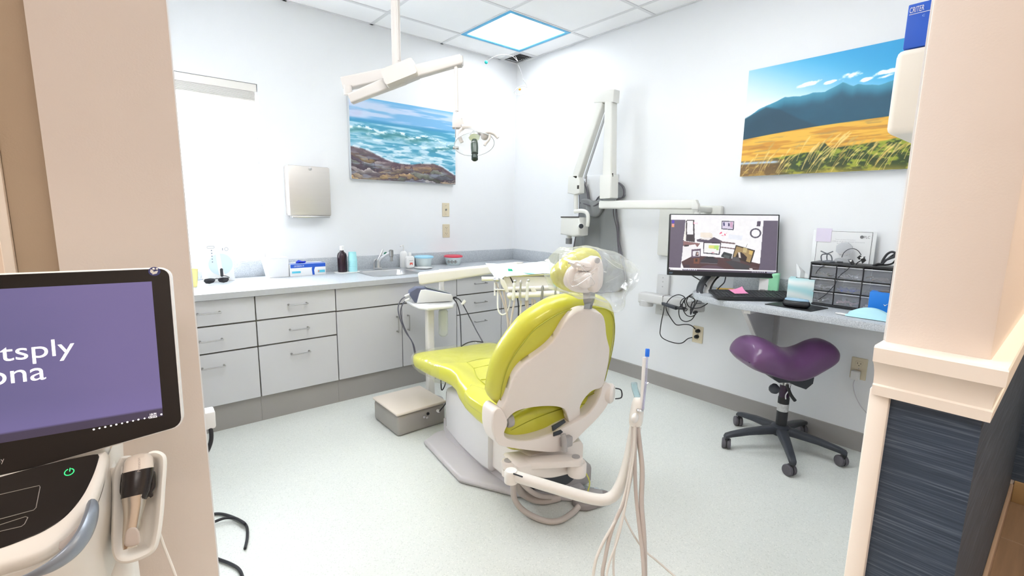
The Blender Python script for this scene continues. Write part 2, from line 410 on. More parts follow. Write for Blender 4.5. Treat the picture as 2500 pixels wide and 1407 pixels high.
# floors
fl = struct('floor', bx(-3.24, 0, -3.5, 0, -.05, 0), floorm)
fh = bm = NB(); bx(HX, 1.2, HY, -3.5, -.05, -.012, 0, bm); bx(HX, -3.24, -3.5, .15, -.05, -.012, 0, bm)
fh = struct('floor_hall', bm, mat('dark_floor_substrate', (.1, .07, .05), .8))
woodm = mat('wood_plank_floor', (.20, .135, .09), .45, var=.28, vscale=6, stretch=(.5, 9, 1), bump=.15, bscale=60)
pl = {}
rows = [(-3.5-.18*(k+1), -3.5-.18*k) for k in range(10)]
for k, (y0, y1) in enumerate(rows):
    x = HX + (k*.47) % 1.2 - 1.2
    while x < 1.2:
        a, b = max(x, HX), min(x+1.2, 0 if y1 > -3.56 else 1.2); x += 1.2
        if b-a < .05 or (y0 > -3.6 and a > XC-.02): continue
        bmq = bx(a+.001, b-.001, y0+.001, y1-.001, -.012, 0, .0015, seg=1)
        struct('floor_plank', bmq, woodm, fh)
bmq = bx(HX, -3.242, -3.499, 0, -.012, 0); struct('floor_plank', bmq, woodm, fh)
struct('baseboard_right', prism([(0, YC1, 0), (-.014, YC1, 0), (-.011, YC1, .012), (-.007, YC1, .03), (-.006, YC1, .100), (-.003, YC1, .105), (0, YC1, .105)], (0, -YC1-.64, 0)), grayvin)
# stub wall: cap ledge, wallpaper, corner guard
def ringz(z, o, s): return [V((XC-o, YC1+.004*s, z)), V((XC-o, YC0-.45*o-.003, z)), V((0, YC0-.45*o-.003, z)), V((0, YC1+.004*s, z))]
bm = NB()
add_loft(bm, [ringz(*q) for q in [(.925, .012, 1), (.925, .024, 1), (.945, .026, 1), (.948, .022, 1), (.962, .023, 1), (.975, .027, 1), (.988, .036, 1), (.996, .044, 1), (.998, .050, 1), (1.026, .052, 1), (1.030, .048, 1), (1.030, -.02, -1)]])
struct('trim_3', bm, trimw, smooth=25)
paper = bpy.data.materials.new('navy_grasscloth_wallpaper'); paper.use_nodes = True
nt = paper.node_tree; b_ = nt.nodes['Principled BSDF']; b_.inputs['Roughness'].default_value = .6
tc = nt.nodes.new('ShaderNodeTexCoord'); mp = nt.nodes.new('ShaderNodeMapping'); mp.inputs['Scale'].default_value = (7, 7, 330); nt.links.new(tc.outputs['Object'], mp.inputs[0])
nz = nt.nodes.new('ShaderNodeTexNoise'); nz.inputs['Scale'].default_value = 1; nz.inputs['Detail'].default_value = 5; nt.links.new(mp.outputs[0], nz.inputs['Vector'])
cr = nt.nodes.new('ShaderNodeValToRGB'); e = cr.color_ramp.elements; e[0].position = .34; e[0].color = (.022, .040, .070, 1); e[1].position = .74; e[1].color = (.115, .155, .215, 1)
x = e.new(.55); x.color = (.042, .066, .108, 1)
nt.links.new(nz.outputs['Fac'], cr.inputs[0]); nt.links.new(cr.outputs[0], b_.inputs['Base Color'])
bp = nt.nodes.new('ShaderNodeBump'); bp.inputs['Strength'].default_value = .35; bp.inputs['Distance'].default_value = .001
nt.links.new(nz.outputs['Fac'], bp.inputs['Height']); nt.links.new(bp.outputs[0], b_.inputs['Normal'])
bm = NB(); bx(XC-.003, XC, YC0-.003, YC1-.022, 0, .93, 0, bm); bx(XC, 0, YC0-.003, YC0, 0, .93, 0, bm)
struct('wallpaper', bm, paper, wf)
struct('wallpaper', bx(-.003, 0, HY, YC0-.003, .1, .93), paper, wr)
struct('trim_4', bx(XC-.014, XC+.04, YC1-.024, YC1+.010, 0, .935, .004), trimw)
struct('trim_5', bx(-.03, 0, HY, YC0-.01, .93, 1.03, .006), trimw)
oak = mat('brown_wood_baseboard', (.34, .25, .19), .5, var=.1, stretch=(1, 8, 8))
struct('baseboard_hall', bx(XC-.0, -.014, YC0-.015, YC0-.003, 0, .085, .003), oak)
struct('baseboard_hall_right', bx(-.014, 0, HY, YC0-.015, 0, .1, .003), mat('tan_wood_baseboard', (.38, .26, .13), .45))
# window
wn = struct('window_1', (lambda b: (bx(-2.93, -2.895, .085, .125, .93, 2.085, .004, b), bx(-2.275, -2.24, .085, .125, .93, 2.085, .004, b), bx(-2.895, -2.275, .085, .125, .93, .965, .004, b), bx(-2.895, -2.275, .085, .125, 2.05, 2.085, .004, b), b)[-1])(NB()), whitep)
struct('pane', bx(-2.895, -2.275, .10, .104, .965, 2.05), glassm, wn)
struct('window_sill', bx(-2.93, -2.24, -.01, .085, .915, .932, .004), whitep, wn)
t = thing('window_blind', 'cream pulled-up blind and headrail across the window top', 'blind', (-2.585, .04, 2.0))
obj('headrail', bx(-2.925, -2.245, .005, .055, 2.035, 2.083, .004), nearw, t)
bm = NB()
for k in range(9): bx(-2.915, -2.255, .012, .05, 1.985+k*.0055, 1.988+k*.0055, 0, bm)
obj('stacked_slats', bm, nearw, t); obj('bottom_rail', bx(-2.915, -2.255, .012, .05, 1.972, 1.984, .003), nearw, t)
obj('pull_cord', tube([(-2.275, .03, 2.03), (-2.272, .03, 1.6), (-2.27, .025, 1.05)], .003, 6), whitep, t)

# ceiling lights
def clight(i, j, label, art=False):
    x0, x1, y0, y1 = gx[i+1], gx[i], gy[j+1], gy[j]
    t = thing('ceiling_light', label, 'light', ((x0+x1)/2, (y0+y1)/2, H))
    bm = NB(); f = .03
    bx(x0, x1, y0, y0+f, H-.004, H+.03, .002, bm); bx(x0, x1, y1-f, y1, H-.004, H+.03, .002, bm); bx(x0, x0+f, y0+f, y1-f, H-.004, H+.03, .002, bm); bx(x1-f, x1, y0+f, y1-f, H-.004, H+.03, .002, bm)
    obj('frame', bm, mat('blue_picture_rim', (.10, .42, .68), .5, var=.3, vscale=9) if art else gridm, t)
    obj('diffuser', bx(x0+f, x1-f, y0+f, y1-f, H+.004, H+.012), lightg, t)
clight(1, 1, 'square ceiling light panel with a blue printed rim', True)
clight(4, 3, 'unseen square ceiling light panel added near the cabinets')  # out-of-view panel added to house its lamp
clight(3, 4, 'unseen square ceiling light panel added near the room entrance'); clight(2, 4, 'unseen square ceiling light panel added near the desk')  # more added panels for the lamps out of view
for q, lb in ((-3.3, 'hall ceiling light panel before the room entrance'), (-.9, 'hall ceiling light panel beside the navy wallpaper')):
    t = thing('ceiling_light', lb, 'light', (q, -4.35, H)); obj('frame', (lambda b: (bx(q-.6, q+.6, -4.65, -4.61, H-.008, H, 0, b), bx(q-.6, q+.6, -4.09, -4.05, H-.008, H, 0, b), bx(q-.6, q-.56, -4.61, -4.09, H-.008, H, 0, b), bx(q+.56, q+.6, -4.61, -4.09, H-.008, H, 0, b), b)[-1])(NB()), gridm, t)
    obj('diffuser', bx(q-.56, q+.56, -4.61, -4.09, H-.005, H-.001), lightg, t)
t = thing('ceiling_vent', 'grey square air vent in the ceiling corner', 'vent', (-.1, -.14, H))
bm = NB(); bx(-.2, 0, -.28, -.265, H-.004, H+.02, .002, bm); bx(-.2, 0, -.015, 0, H-.004, H+.02, .002, bm); bx(-.2, -.185, -.265, -.015, H-.004, H+.02, .002, bm); bx(-.015, 0, -.265, -.015, H-.004, H+.02, .002, bm)
obj('frame', bm, gridm, t); obj('backing', bx(-.185, -.015, -.265, -.015, H+.02, H+.022), mat('vent_dark_backing', (.06, .06, .06), .8), t)
vg = mat('vent_grey_metal', (.20, .195, .19), .5)
for k in range(10): obj('slat', add_box(NB(), (-.1, -.252+k*.025, H+.009), (.085, 0, 0), (0, .009, .006), (0, -.0006, .0008)), vg, t)

# ================================================================== CABINETS
YF = -.61
def pull(c, vert=False):
    d = V((0, 0, .052)) if vert else V((.052, 0, 0)); o = V((0, -.026, 0)); c = V(c)
    pts = [c-d, c-d+o*.7, c-d*.93+o, c+d*.93+o, c+d+o*.7, c+d]
    bm = tube(pts, .0038, 8, 4)
    add_lathe(bm, [(.0065, 0), (.0065, .003)], c-d, (0, -1, 0), 12); add_lathe(bm, [(.0065, 0), (.0065, .003)], c+d, (0, -1, 0), 12)
    return bm
def panel(nm, x0, x1, z0, z1, par, hc=None, vert=False):
    o = obj(nm, bx(x0+.003, x1-.003, YF, YF+.018, z0+.003, z1-.003, .0015, seg=1), lam, par)
    if hc: obj('handle', pull((hc[0], YF, hc[1]), vert), satin, o)
def cabinet(x0, x1, label, rows=None, doors=None):
    t = thing('base_cabinet', label, 'cabinet', ((x0+x1)/2, -.3, 0), 'grey laminate base cabinets under the worktop')
    bm = NB(); bx(x0+.0005, x0+.018, YF+.0185, -.002, .155, .773, 0, bm); bx(x1-.018, x1-.0005, YF+.0185, -.002, .155, .773, 0, bm); bx(x0+.018, x1-.018, YF+.0185, -.002, .155, .172, 0, bm); bx(x0+.018, x1-.018, -.012, -.002, .172, .773, 0, bm)
    obj('body', bm, lamin, t)
    bm = NB(); bx(x0+.018, x1-.018, YF+.0185, YF+.030, .172, .66, 0, bm); bx(x0+.018, x1-.018, YF+.0185, YF+.024, .66, .773, 0, bm); obj('front_rail', bm, lamin, t)
    obj('toe_kick', bx(x0+.0005, x1-.0005, -.588, -.572, 0, .153), grayvin, t)
    for r in rows or []:
        z1, z0, h = r; panel('drawer', x0, x1, z0, z1, t, ((x0+x1)/2, h))
    if doors:
        panel('false_front', x0, x1, .623, .772, t)
        xm = (x0+x1)/2
        panel('door', x0, xm, .157, .620, t, (xm-.04, .48), True); panel('door', xm, x1, .157, .620, t, (xm+.045, .48), True)
D3 = [(.772, .625, .70), (.622, .470, .545), (.467, .157, .392)]
D4 = [(.772, .633, .712), (.630, .478, .56), (.475, .157, .405)]
cabinet(XL, -2.465, 'three-drawer base cabinet at the left end, against the pillar', D3)
cabinet(-2.465, -2.0, 'three-drawer base cabinet under the blue-and-white glove box', D3)
cabinet(-2.0, -1.075, 'two-door base cabinet under the sink', doors=1)
cabinet(-1.075, -.635, 'three-drawer base cabinet right of the sink cabinet', D4)
cabinet(-.635, -.02, 'three-drawer base cabinet at the corner, behind the dental chair', D4)
# worktop with sink hole and backsplash
SX0, SX1, SY0, SY1 = -1.665, -1.295, -.485, -.15
t = thing('worktop', 'continuous grey speckled laminate worktop over the base cabinets', 'worktop', (-1.4, -.3, .775))
bm = NB(); z0, z1 = .774, .809
for q in ((XL, SX0, -.638, 0), (SX1, 0, -.638, 0), (SX0, SX1, -.638, SY0), (SX0, SX1, SY1, 0)): bx(*q, z0, z1, 0, bm)
obj('top', bm, ctop, t)
obj('backsplash', bx(XL, -.02, -.02, -.0, .809, .915, .003), ctop, t)
obj('side_splash', bx(-.02, 0, -.638, 0, .809, .915, .003), ctop, t)
obj('front_edge', bx(XL, -.0, -.640, -.638, .775, .808), mat('worktop_edge', (.47, .48, .49), .45, var=.06, vscale=60), t)
# sink
t = thing('sink', 'stainless steel sink set in the worktop', 'sink', ((SX0+SX1)/2, (SY0+SY1)/2, .66))
bm = NB(); cx_, cy_ = (SX0+SX1)/2, (SY0+SY1)/2; hx, hy = (SX1-SX0)/2, (SY1-SY0)/2
def rr(ex, z, r): return [V((cx_+a, cy_+b, z)) for a, b in rrect(-hx-ex, hx+ex, -hy-ex, hy+ex, r)]
add_loft(bm, [rr(.02, .8095, .04), rr(.02, .8125, .04), rr(.012, .8135, .04), rr(-.008, .811, .04), rr(-.014, .80, .045), rr(-.022, .70, .05), rr(-.04, .678, .05), rr(-.10, .670, .04), rr(-.15, .669, .012)], False, True)
obj('basin', bm, chrome, t); obj('drain', lathe([(.022, 0), (.022, .002), (.012, .001)], (cx_, cy_, .670), n=16), slot, t)
t = thing('faucet', 'chrome tap with lever and filter spout behind the sink', 'faucet', (-1.47, -.085, .812))
obj('base', lathe([(.03, 0), (.03, .006), (.022, .012), (.018, .05), (.02, .07), (.014, .078)], (-1.47, -.085, .812)), chrome, t)
obj('spout', tube([(-1.47, -.085, .86), (-1.455, -.11, .90), (-1.42, -.15, .935), (-1.40, -.17, .945)], .011, 10, 5), chrome, t)
obj('lever', tube([(-1.47, -.085, .885), (-1.45, -.10, .93), (-1.435, -.10, .965)], .006, 8, 3), chrome, t)
obj('spout_filter', lathe([(.012, 0), (.012, .035), (.017, .04), (.017, .085), (.010, .09)], (-1.398, -.172, .878), n=16), satin, t)
obj('green_knob', lathe([(.004, 0), (.013, .004), (.013, .02), (.004, .024)], (-1.432, -.125, .93), (.4, -.8, .4), n=12), mat('dark_green_plastic', (.02, .20, .12), .4), t)
obj('side_tap', tube([(-1.50, -.075, .812), (-1.50, -.075, .87), (-1.49, -.09, .895)], .006, 8, 3), chrome, t)

# ================================================================== THINGS ON THE WORKTOP
def bottle(name, prof, loc, m, label, cat, n=20): return solo(name, lathe(prof, loc, n=n), m, label, cat)
# yellow cup
t = thing('plastic_cup', 'pale yellow plastic cup by the window', 'cup', (-2.735, -.30, .809))
bm = lathe([(.03, 0), (.034, .02), (.042, .105), (.044, .107), (.040, .104), (.030, .01), (.001, .008)], (-2.735, -.30, .809), n=24, cap1=False);
obj('cup_body', bm, mat('pale_yellow_plastic', (.86, .76, .30), .4), t)
# carton of toothbrush
F = Frame((-2.645, -.175, .809), (1, .12, 0), (0, 0, 1))
t = thing('carton', 'tall white toothbrush carton with round pale blue print', 'box', (-2.56, -.15, .809))
obj('box', fbox(F, 0, .165, 0, .235, -.07, 0, .003), mat('white_card', (.84, .85, .86), .5), t)
circ = lambda cx, cy, r, n=32: [(cx+r*math.cos(2*math.pi*k/n), cy+r*math.sin(2*math.pi*k/n)) for k in range(n)]
obj('pale_blue_circle', prism([F.p(a, b, .0003) for a, b in circ(.09, .11, .068)], F.z*.0004), mat('pale_blue_print', (.62, .75, .84), .5), t)
obj('printed_toothbrush', prism([F.p(a, b, .0008) for a, b in [(.062, .23), (.085, .23), (.095, .10), (.112, .03), (.095, .02), (.075, .05)]], F.z*.0004), mat('white_print', (.88, .88, .89), .5), t)
obj('printed_button_strip', prism([F.p(a, b, .0014) for a, b in rrect(.083, .10, .03, .085, .008)], F.z*.0004), darkp, t)
bm = NB()
for k in range(5): add_prism(bm, [F.p(a, b, .0015) for a, b in circ(.045, .20-.018*k, .004, 10)], F.z*.0003)
obj('printed_icons', bm, mat('slate_print', (.22, .25, .32), .5), t)
add = circ(.128, .205, .010, 20); bm = tube([F.p(a, b, .001) for a, b in add], .0008, 4, closed=True)
obj('printed_ring', bm, mat('slate_print', (.22, .25, .32), .5), t); obj('printed_bar', prism([F.p(a, b, .0008) for a, b in rrect(.105, .108, .197, .213, .001)], F.z*.0003), MATS['slate_print'], t)
bm = tube([F.p(a, b, .001) for a, b in rrect(.022, .062, .214, .226, .005)], .0008, 4, closed=True); obj('printed_badge', bm, MATS['slate_print'], t)
# sunglasses
t = thing('sunglasses', 'black sunglasses lying in front of the toothbrush carton', 'glasses', (-2.60, -.27, .81))
F = Frame((-2.60, -.27, .834), (1, .08, 0), (0, -.25, 1))
for s in (-1, 1):
    obj('lens', prism([F.p(s*(.034+a), b, .002*abs(a)) for a, b in [(-.026, .012), (0, .016), (.030, .013), (.034, 0), (.024, -.016), (.004, -.020), (-.018, -.014), (-.027, -.002)]], F.z*.002, .0006), mat('dark_lens', (.02, .02, .025), .08), t)
    obj('temple', tube([F.p(s*.07, .010, -.002), F.p(s*.072, .0, -.05), F.p(s*.058, -.014, -.11)], .0025, 6, 4), blackp, t)
obj('bridge', tube([F.p(-.012, .008, .002), F.p(0, .012, .004), F.p(.012, .008, .002)], .003, 6, 3), blackp, t)
# white folded-top paper box
F = Frame((-2.285, -.150, .810), (1, .05, 0), (0, 0, 1))
t = thing('white_box', 'plain white paper dispenser box right of the carton', 'box', (-2.22, -.09, .809))
bm = NB(); q0 = [F.p(.01, 0, 0), F.p(.135, 0, 0), F.p(.135, 0, -.09), F.p(.01, 0, -.09)]; q1 = [F.p(-.012, .13, .01), F.p(.135, .13, .01), F.p(.135, .13, -.10), F.p(-.012, .13, -.10)]
add_loft(bm, [q0, q1]); obj('box', bm, mat('white_card2', (.80, .81, .83), .6), t)
obj('folded_sheet', fbox(F, -.01, .13, .1305, .134, -.095, .006, .001), whitep, t)
# glove box
F = Frame((-2.145, -.155, .809), (1, .02, 0), (0, 0, 1))
t = thing('glove_box', 'white and blue glove box lying flat beside the window wall', 'box', (-2.02, -.1, .809))
gw, gh = .245, .085
obj('box', fbox(F, 0, gw, 0, gh, -.115, 0, .002), mat('white_card', (.84, .85, .86), .5), t)
blu = mat('royal_blue_print', (.012, .09, .50), .45); bm = NB()
bx_ = fbox(F, .004, gw-.002, gh-.028, gh-.002, .0002, .0008, 0, bm); fbox(F, .004, gw-.004, gh+.0002, gh+.0008, -.045, -.002, 0, bm); add_prism(bm, [F.p(a, b, .0004) for a, b in [(.150, 0.002), (.165, .002), (.162, .035), (.170, .058), (.150, .058), (.146, .045)]], F.z*.0006)
obj('blue_print', bm, blu, t)
bm = NB(); fbox(F, .012, .07, .020, .034, .0006, .0010, 0, bm); obj('aqua_print', bm, mat('aqua_print', (.10, .52, .68), .45), t); obj('aqua_print', fbox(F, .188, .238, .016, .034, .0006, .0010, 0), MATS['aqua_print'], t)
text('printed_word', 'CRITERION', F, .028, .08, gh-.021, gh-.010, whitep, t, c=.0012); text('printed_size', 'M', F, .086, .093, gh-.021, gh-.010, whitep, t, c=.0012)
obj('red_dot', prism([F.p(a, b, .0011) for a, b in circ(.194, .026, .006, 14)], F.z*.0002), mat('coral_print', (.75, .25, .15), .5), t)
bm = NB()
for k in range(7):
    a = k*.9; add_tube(bm, [F.p(.06+.008*k, gh, -.055), F.p(.062+.009*k, gh+.012+.006*math.sin(a), -.05+.01*math.cos(a)), F.p(.07+.008*k, gh+.006, -.04)], .007, 6, 3, flat=(1, .5))
obj('glove', bm, mat('blue_nitrile_glove', (.02, .05, .55), .45), t)
# brown bottle, cups, tray
t = thing('serving_tray', 'small white tray under the dark bottle and cups', 'tray', (-1.745, -.145, .809))
F = Frame((-1.745, -.145, .809), (1, 0, 0), (0, 1, 0)); obj('tray_body', pad(F, rrect(-.09, .09, -.05, .05, .03), 0, .007, .003, n=48), whitep, t)
t = thing('brown_bottle', 'dark brown liquid bottle with a white cap, left of the cups', 'bottle', (-1.775, -.14, .816))
obj('bottle_body', lathe([(.031, 0), (.034, .004), (.034, .12), (.030, .137), (.014, .152), (.013, .16)], (-1.775, -.14, .816)), mat('dark_amber_glass', (.02, .006, .012), .12), t)
obj('cap', lathe([(.015, 0), (.015, .03), (.013, .032)], (-1.775, -.14, .976)), whitep, t)
bm = NB()
t = thing('paper_cups', 'upside-down stack of pale aqua paper cups next to the brown bottle', 'cups', (-1.703, -.155, .816))
for k in range(7): obj('cup', lathe([(.033, .0), (.034, .002), (.033, .004), (.027, .065), (.0, .065)], (-1.703, -.155, .816+k*.0135), n=20, cap1=False), aqua, t)
# pump bottle, lotion
t = thing('pump_bottle', 'tall clear white pump bottle behind the lotion bottle', 'bottle', (-1.235, -.06, .809))
obj('bottle_body', lathe([(.030, 0), (.032, .004), (.032, .11), (.022, .13), (.012, .135)], (-1.235, -.06, .809)), whitep, t)
obj('pump', tube([(-1.235, -.06, .94), (-1.235, -.06, .985), (-1.26, -.075, .99), (-1.275, -.085, .983)], .006, 8, 3), whitep, t)
F = Frame((-1.235, -.165, .8105), (1, .1, 0), (0, 0, 1))
t = thing('lotion_bottle', 'small white lotion bottle with a red mark by the sink', 'bottle', F.o)
obj('bottle_body', pad(F, rrect(-.036, .036, 0, .10, .018), -.02, .02, .012, n=48), whitep, t)
obj('cap', lathe([(.014, 0), (.015, .02), (.010, .03)], F.p(0, .099, 0)), whitep, t)
bm = NB(); [add_prism(bm, [F.p(a, b, .0202) for a, b in circ(x_, y_, r_, 10)], F.z*.0005) for x_, y_, r_ in ((-.006, .042, .007), (.007, .042, .007), (-.009, .034, .005), (.009, .033, .005))]
obj('red_mark', bm, mat('red_print', (.75, .08, .05), .5), t); obj('label_line', fbox(F, -.018, .018, .062, .066, .0202, .0206), greyp, t)
# plate and lidded containers
t = thing('saucer', 'white patterned saucer in front of the blue-lidded tub', 'saucer', (-1.145, -.225, .809))
obj('saucer_body', lathe([(.045, 0), (.070, .006), (.073, .009), (.069, .0085), (.045, .004), (.001, .004)], (-1.145, -.225, .809), n=40), whitep, t)
def tub(x, y, r, h, lidm, label, n=28):
    t = thing('storage_tub', label, 'tub', (x, y, .809), 'round lidded tubs on the worktop')
    obj('tub_body', lathe([(r*.72, 0), (r*.78, .004), (r*.95, h*.85), (r*.93, h*.85)], (x, y, .809), n=n), mat('frosted_plastic', (.68, .77, .78), .35, var=.05), t)
    obj('lid', lathe([(r*.97, 0), (r*1.06, .002), (r*1.06, .012), (r*.95, .016), (r*.9, .012), (.001, .012)], (x, y, .809+h*.85), n=n), lidm, t)
    return t
tub(-1.075, -.11, .076, .088, mat('sky_blue_lid', (.36, .68, .85), .4), 'round tub with a sky blue lid')
t = tub(-.79, -.12, .078, .080, mat('red_lid', (.62, .05, .09), .4), 'round tub with a red lid and hazard diamonds')
for k in (-1, 0, 1):
    th = R(228+k*24); F = Frame(V((-.79, -.12, .842)) + V((math.cos(th), math.sin(th), 0))*.0725, (-math.sin(th), math.cos(th), 0), (math.cos(th)*.2, math.sin(th)*.2, 1))
    o = obj('hazard_diamond', prism([F.p(a, b, .0005) for a, b in ((.016, 0), (0, .016), (-.016, 0), (0, -.016))], F.z*.001), blackp, t)
    o2 = obj('diamond_face', prism([F.p(a, b, .0017) for a, b in ((.012, 0), (0, .012), (-.012, 0), (0, -.012))], F.z*.0004), whitep, o)
    obj('diamond_symbol', prism([F.p(a, b, .0023) for a, b in ((.005, -.004), (.003, .004), (0, .007), (-.004, .002), (-.005, -.004))], F.z*.0003), blackp, o)

# ================================================================== ON THE BACK WALL
t = thing('towel_dispenser', 'brushed steel paper towel dispenser beside the window', 'dispenser', (-1.966, 0, 1.22))
obj('case', bx(-2.11, -1.822, -.10, 0, 1.225, 1.57, .012), mat('dispenser_steel', (.62, .585, .55), .42, .55, var=.03, stretch=(1, 1, 30)), t)
obj('lower_lip', bx(-2.095, -1.835, -.104, -.03, 1.212, 1.226, .004), chrome, t)
obj('lock', lathe([(.011, 0), (.011, .004), (.005, .005)], (-1.96, -.099, 1.552), (0, -1, 0), 16), chrome, t)
def outlet(nm, F, w, h, kind, label, m=almond):
    t = thing(nm, label, 'outlet' if kind != 'jack' else 'wall plate', F.p(0, -h/2, 0))
    obj('plate', pad(F, rrect(-w/2, w/2, -h/2, h/2, .004), 0, .006, .003, n=48, resample=False), m, t)
    if kind == 'jack':
        obj('jack', lathe([(.008, 0), (.008, .004), (.004, .004)], F.p(0, 0, .006), F.z, 12), satin, t)
    else:
        for s in (-1, 1):
            o = obj('socket', pad(F, [(a, b+s*h*.21) for a, b in rrect(-w*.24, w*.24, -h*.14, h*.14, .008)], .006, .008, .001, n=32, resample=False), m, t)
            bm = NB(); fbox(F, -w*.11, -w*.08, s*h*.21, s*h*.21+.009, .0079, .0084, 0, bm); fbox(F, w*.08, w*.11, s*h*.21, s*h*.21+.008, .0079, .0084, 0, bm); add_lathe(bm, [(.0025, 0), (.0025, .0005)], F.p(0, s*h*.21-.007, .0079), F.z, 8)
            obj('slot', bm, slot, o)
    for s in ((-1, 1) if kind == 'jack' else (0,)): obj('screw', lathe([(.003, 0), (.003, .001)], F.p(0, s*h*.32, .006), F.z, 8), satin, t)
    return t
FA = lambda x, z: Frame((x, 0, z), (1, 0, 0), (0, 0, 1))
FB = lambda y, z: Frame((0, y, z), (0, -1, 0), (0, 0, 1))
outlet('wall_plate', FA(-.79, 1.285), .074, .118, 'jack', 'almond cable jack plate on the back wall, above the outlet')
outlet('power_outlet', FA(-.788, 1.10), .074, .118, 'out', 'almond power outlet on the back wall, below the jack plate')
# sea painting
def sea(U, Vv):
    n = lambda a, b, s, o=4: fbm(U*a, Vv*b, s, o)
    img = np.ones(U.shape+(3,))*C3(150, 190, 222)
    st = n(4, 26, 1); img = mixc(np.ones_like(img)*C3(116, 172, 214), np.ones_like(img)*C3(188, 204, 228), sst(st, .35, .62)); 
    img = mixc(img, np.ones_like(img)*C3(185, 188, 216), sst(n(3, 8, 5), .48, .62)*.8*sst(Vv, .62, .85)*(Vv < .97))
    img = mixc(img, np.ones_like(img)*C3(100, 170, 215), sst(Vv, .93, 1)*.8)
    # sea bands
    sea_ = mixc(np.ones_like(img)*C3(70, 150, 182), np.ones_like(img)*C3(165, 206, 222), sst(n(5, 38, 9), .38, .6))
    img = mixc(img, sea_, 1-sst(Vv, .715, .755))
    img = mixc(img, np.ones_like(img)*C3(62, 142, 190), np.exp(-((Vv-.725)/.02)**2)*.8)
    # breaking waves
    for cx, cy, w, h, s in ((.10, .60, .28, .10, 1), (.40, .585, .30, .11, 2), (.70, .575, .24, .10, 3), (.98, .50, .25, .10, 4)):
        y = Vv - (cy + .05*np.exp(-((U-cx)/(w*.5))**2) - .14*np.abs(U-cx)**1.3)
        m = np.exp(-(y/(.022))**2)*np.exp(-((U-cx)/w)**4)
        img = mixc(img, np.ones_like(img)*C3(58, 128, 134), .85*np.exp(-((y+.035)/.032)**2)*np.exp(-((U-cx)/w)**4)*sst(n(9, 9, 11+s), .25, .5))
        img = mixc(img, np.ones_like(img)*C3(240, 248, 250), m*sst(n(26, 40, 20+s), .38, .56))
    fo = sst(n(12, 34, 31), .42, .58)*(sst(Vv, .22, .30)*(1-sst(Vv, .50, .56)))
    img = mixc(img, np.ones_like(img)*C3(232, 242, 247), fo*.75)
    img = mixc(img, np.ones_like(img)*C3(120, 178, 200), .4*sst(n(8, 30, 37), .5, .62)*(1-sst(Vv, .5, .56)))
    # rocks: rounded cells in warped coordinates
    top = .36 - .20*U + .05*np.sin(U*9+1) + .05*(n(5, 2, 41)-.5)
    wx = U*5.2 + 1.2*(n(4, 4, 51)-.5); wy = (Vv + .10*U)*11 + 1.4*(n(4, 4, 57)-.5)
    rs = np.random.RandomState(12); d1 = np.full(U.shape, 9.); d2 = np.full(U.shape, 9.); idc = np.zeros(U.shape, int); px_ = np.zeros(U.shape); py_ = np.zeros(U.shape)
    wx = wx + .55*(n(22, 16, 61)-.5)*2; wy = wy + .5*(n(20, 18, 65)-.5)*2
    for i in range(-1, 9):
        for j in range(-1, 7):
            cx, cy = i+rs.rand()*.9, j+rs.rand()*.9; d = np.hypot((wx-cx)*.8, (wy-cy)*1.25); c = d < d1
            d2 = np.where(c, d1, np.minimum(d2, d)); px_ = np.where(c, wx-cx, px_); py_ = np.where(c, wy-cy, py_); idc = np.where(c, (i*7+j*3) % 5, idc); d1 = np.where(c, d, d1)
    pal = np.array([C3(172, 152, 130), C3(128, 130, 142), C3(206, 172, 126), C3(156, 146, 146), C3(140, 142, 130)])
    rock = pal[idc]
    lit = np.clip(.72 + .38*py_ - .20*px_, .35, 1.35)
    rock = rock*lit[..., None]*(.86+.34*n(14, 40, 71))[..., None]
    rock = mixc(rock, np.ones_like(img)*C3(226, 218, 210), .6*sst(py_, .22, .5)*sst(n(20, 30, 75), .42, .6))
    rock = mixc(rock, np.ones_like(img)*C3(70, 54, 68), .85*(1-sst(d2-d1, .0, .16)))
    rock = mixc(rock, np.ones_like(img)*C3(84, 72, 84), .6*sst(n(7, 30, 91), .50, .62)); rock = mixc(rock, np.ones_like(img)*C3(150, 160, 178), .5*sst(n(9, 26, 95), .52, .64))
    rock = mixc(rock, np.ones_like(img)*C3(92, 72, 84), .75*sst(Vv-top, -.10, -.01))
    m = 1-sst(Vv-top, -.008, .012)
    img = mixc(img, rock, m)
    img = mixc(img, np.ones_like(img)*C3(235, 240, 246), .8*np.exp(-((Vv-top-.01)/.016)**2)*sst(n(20, 20, 81), .42, .55))
    return img
F = Frame((-1.642, -.005, 1.504), (1, 0, 0), (0, 0, 1))
t = thing('sea_painting', 'canvas painting of waves breaking on rocks on the back wall', 'painting', (-1.18, -.02, 1.504))
obj('canvas', fbox(F, 0, .93, 0, .605, 0, .035, .003), mat('canvas_edge', (.62, .66, .68), .8), t)
picture('painted_picture', F, .001, .929, .001, .604, .0358, 420, 270, sea, vmat('sea_picture_paint', .55), t)

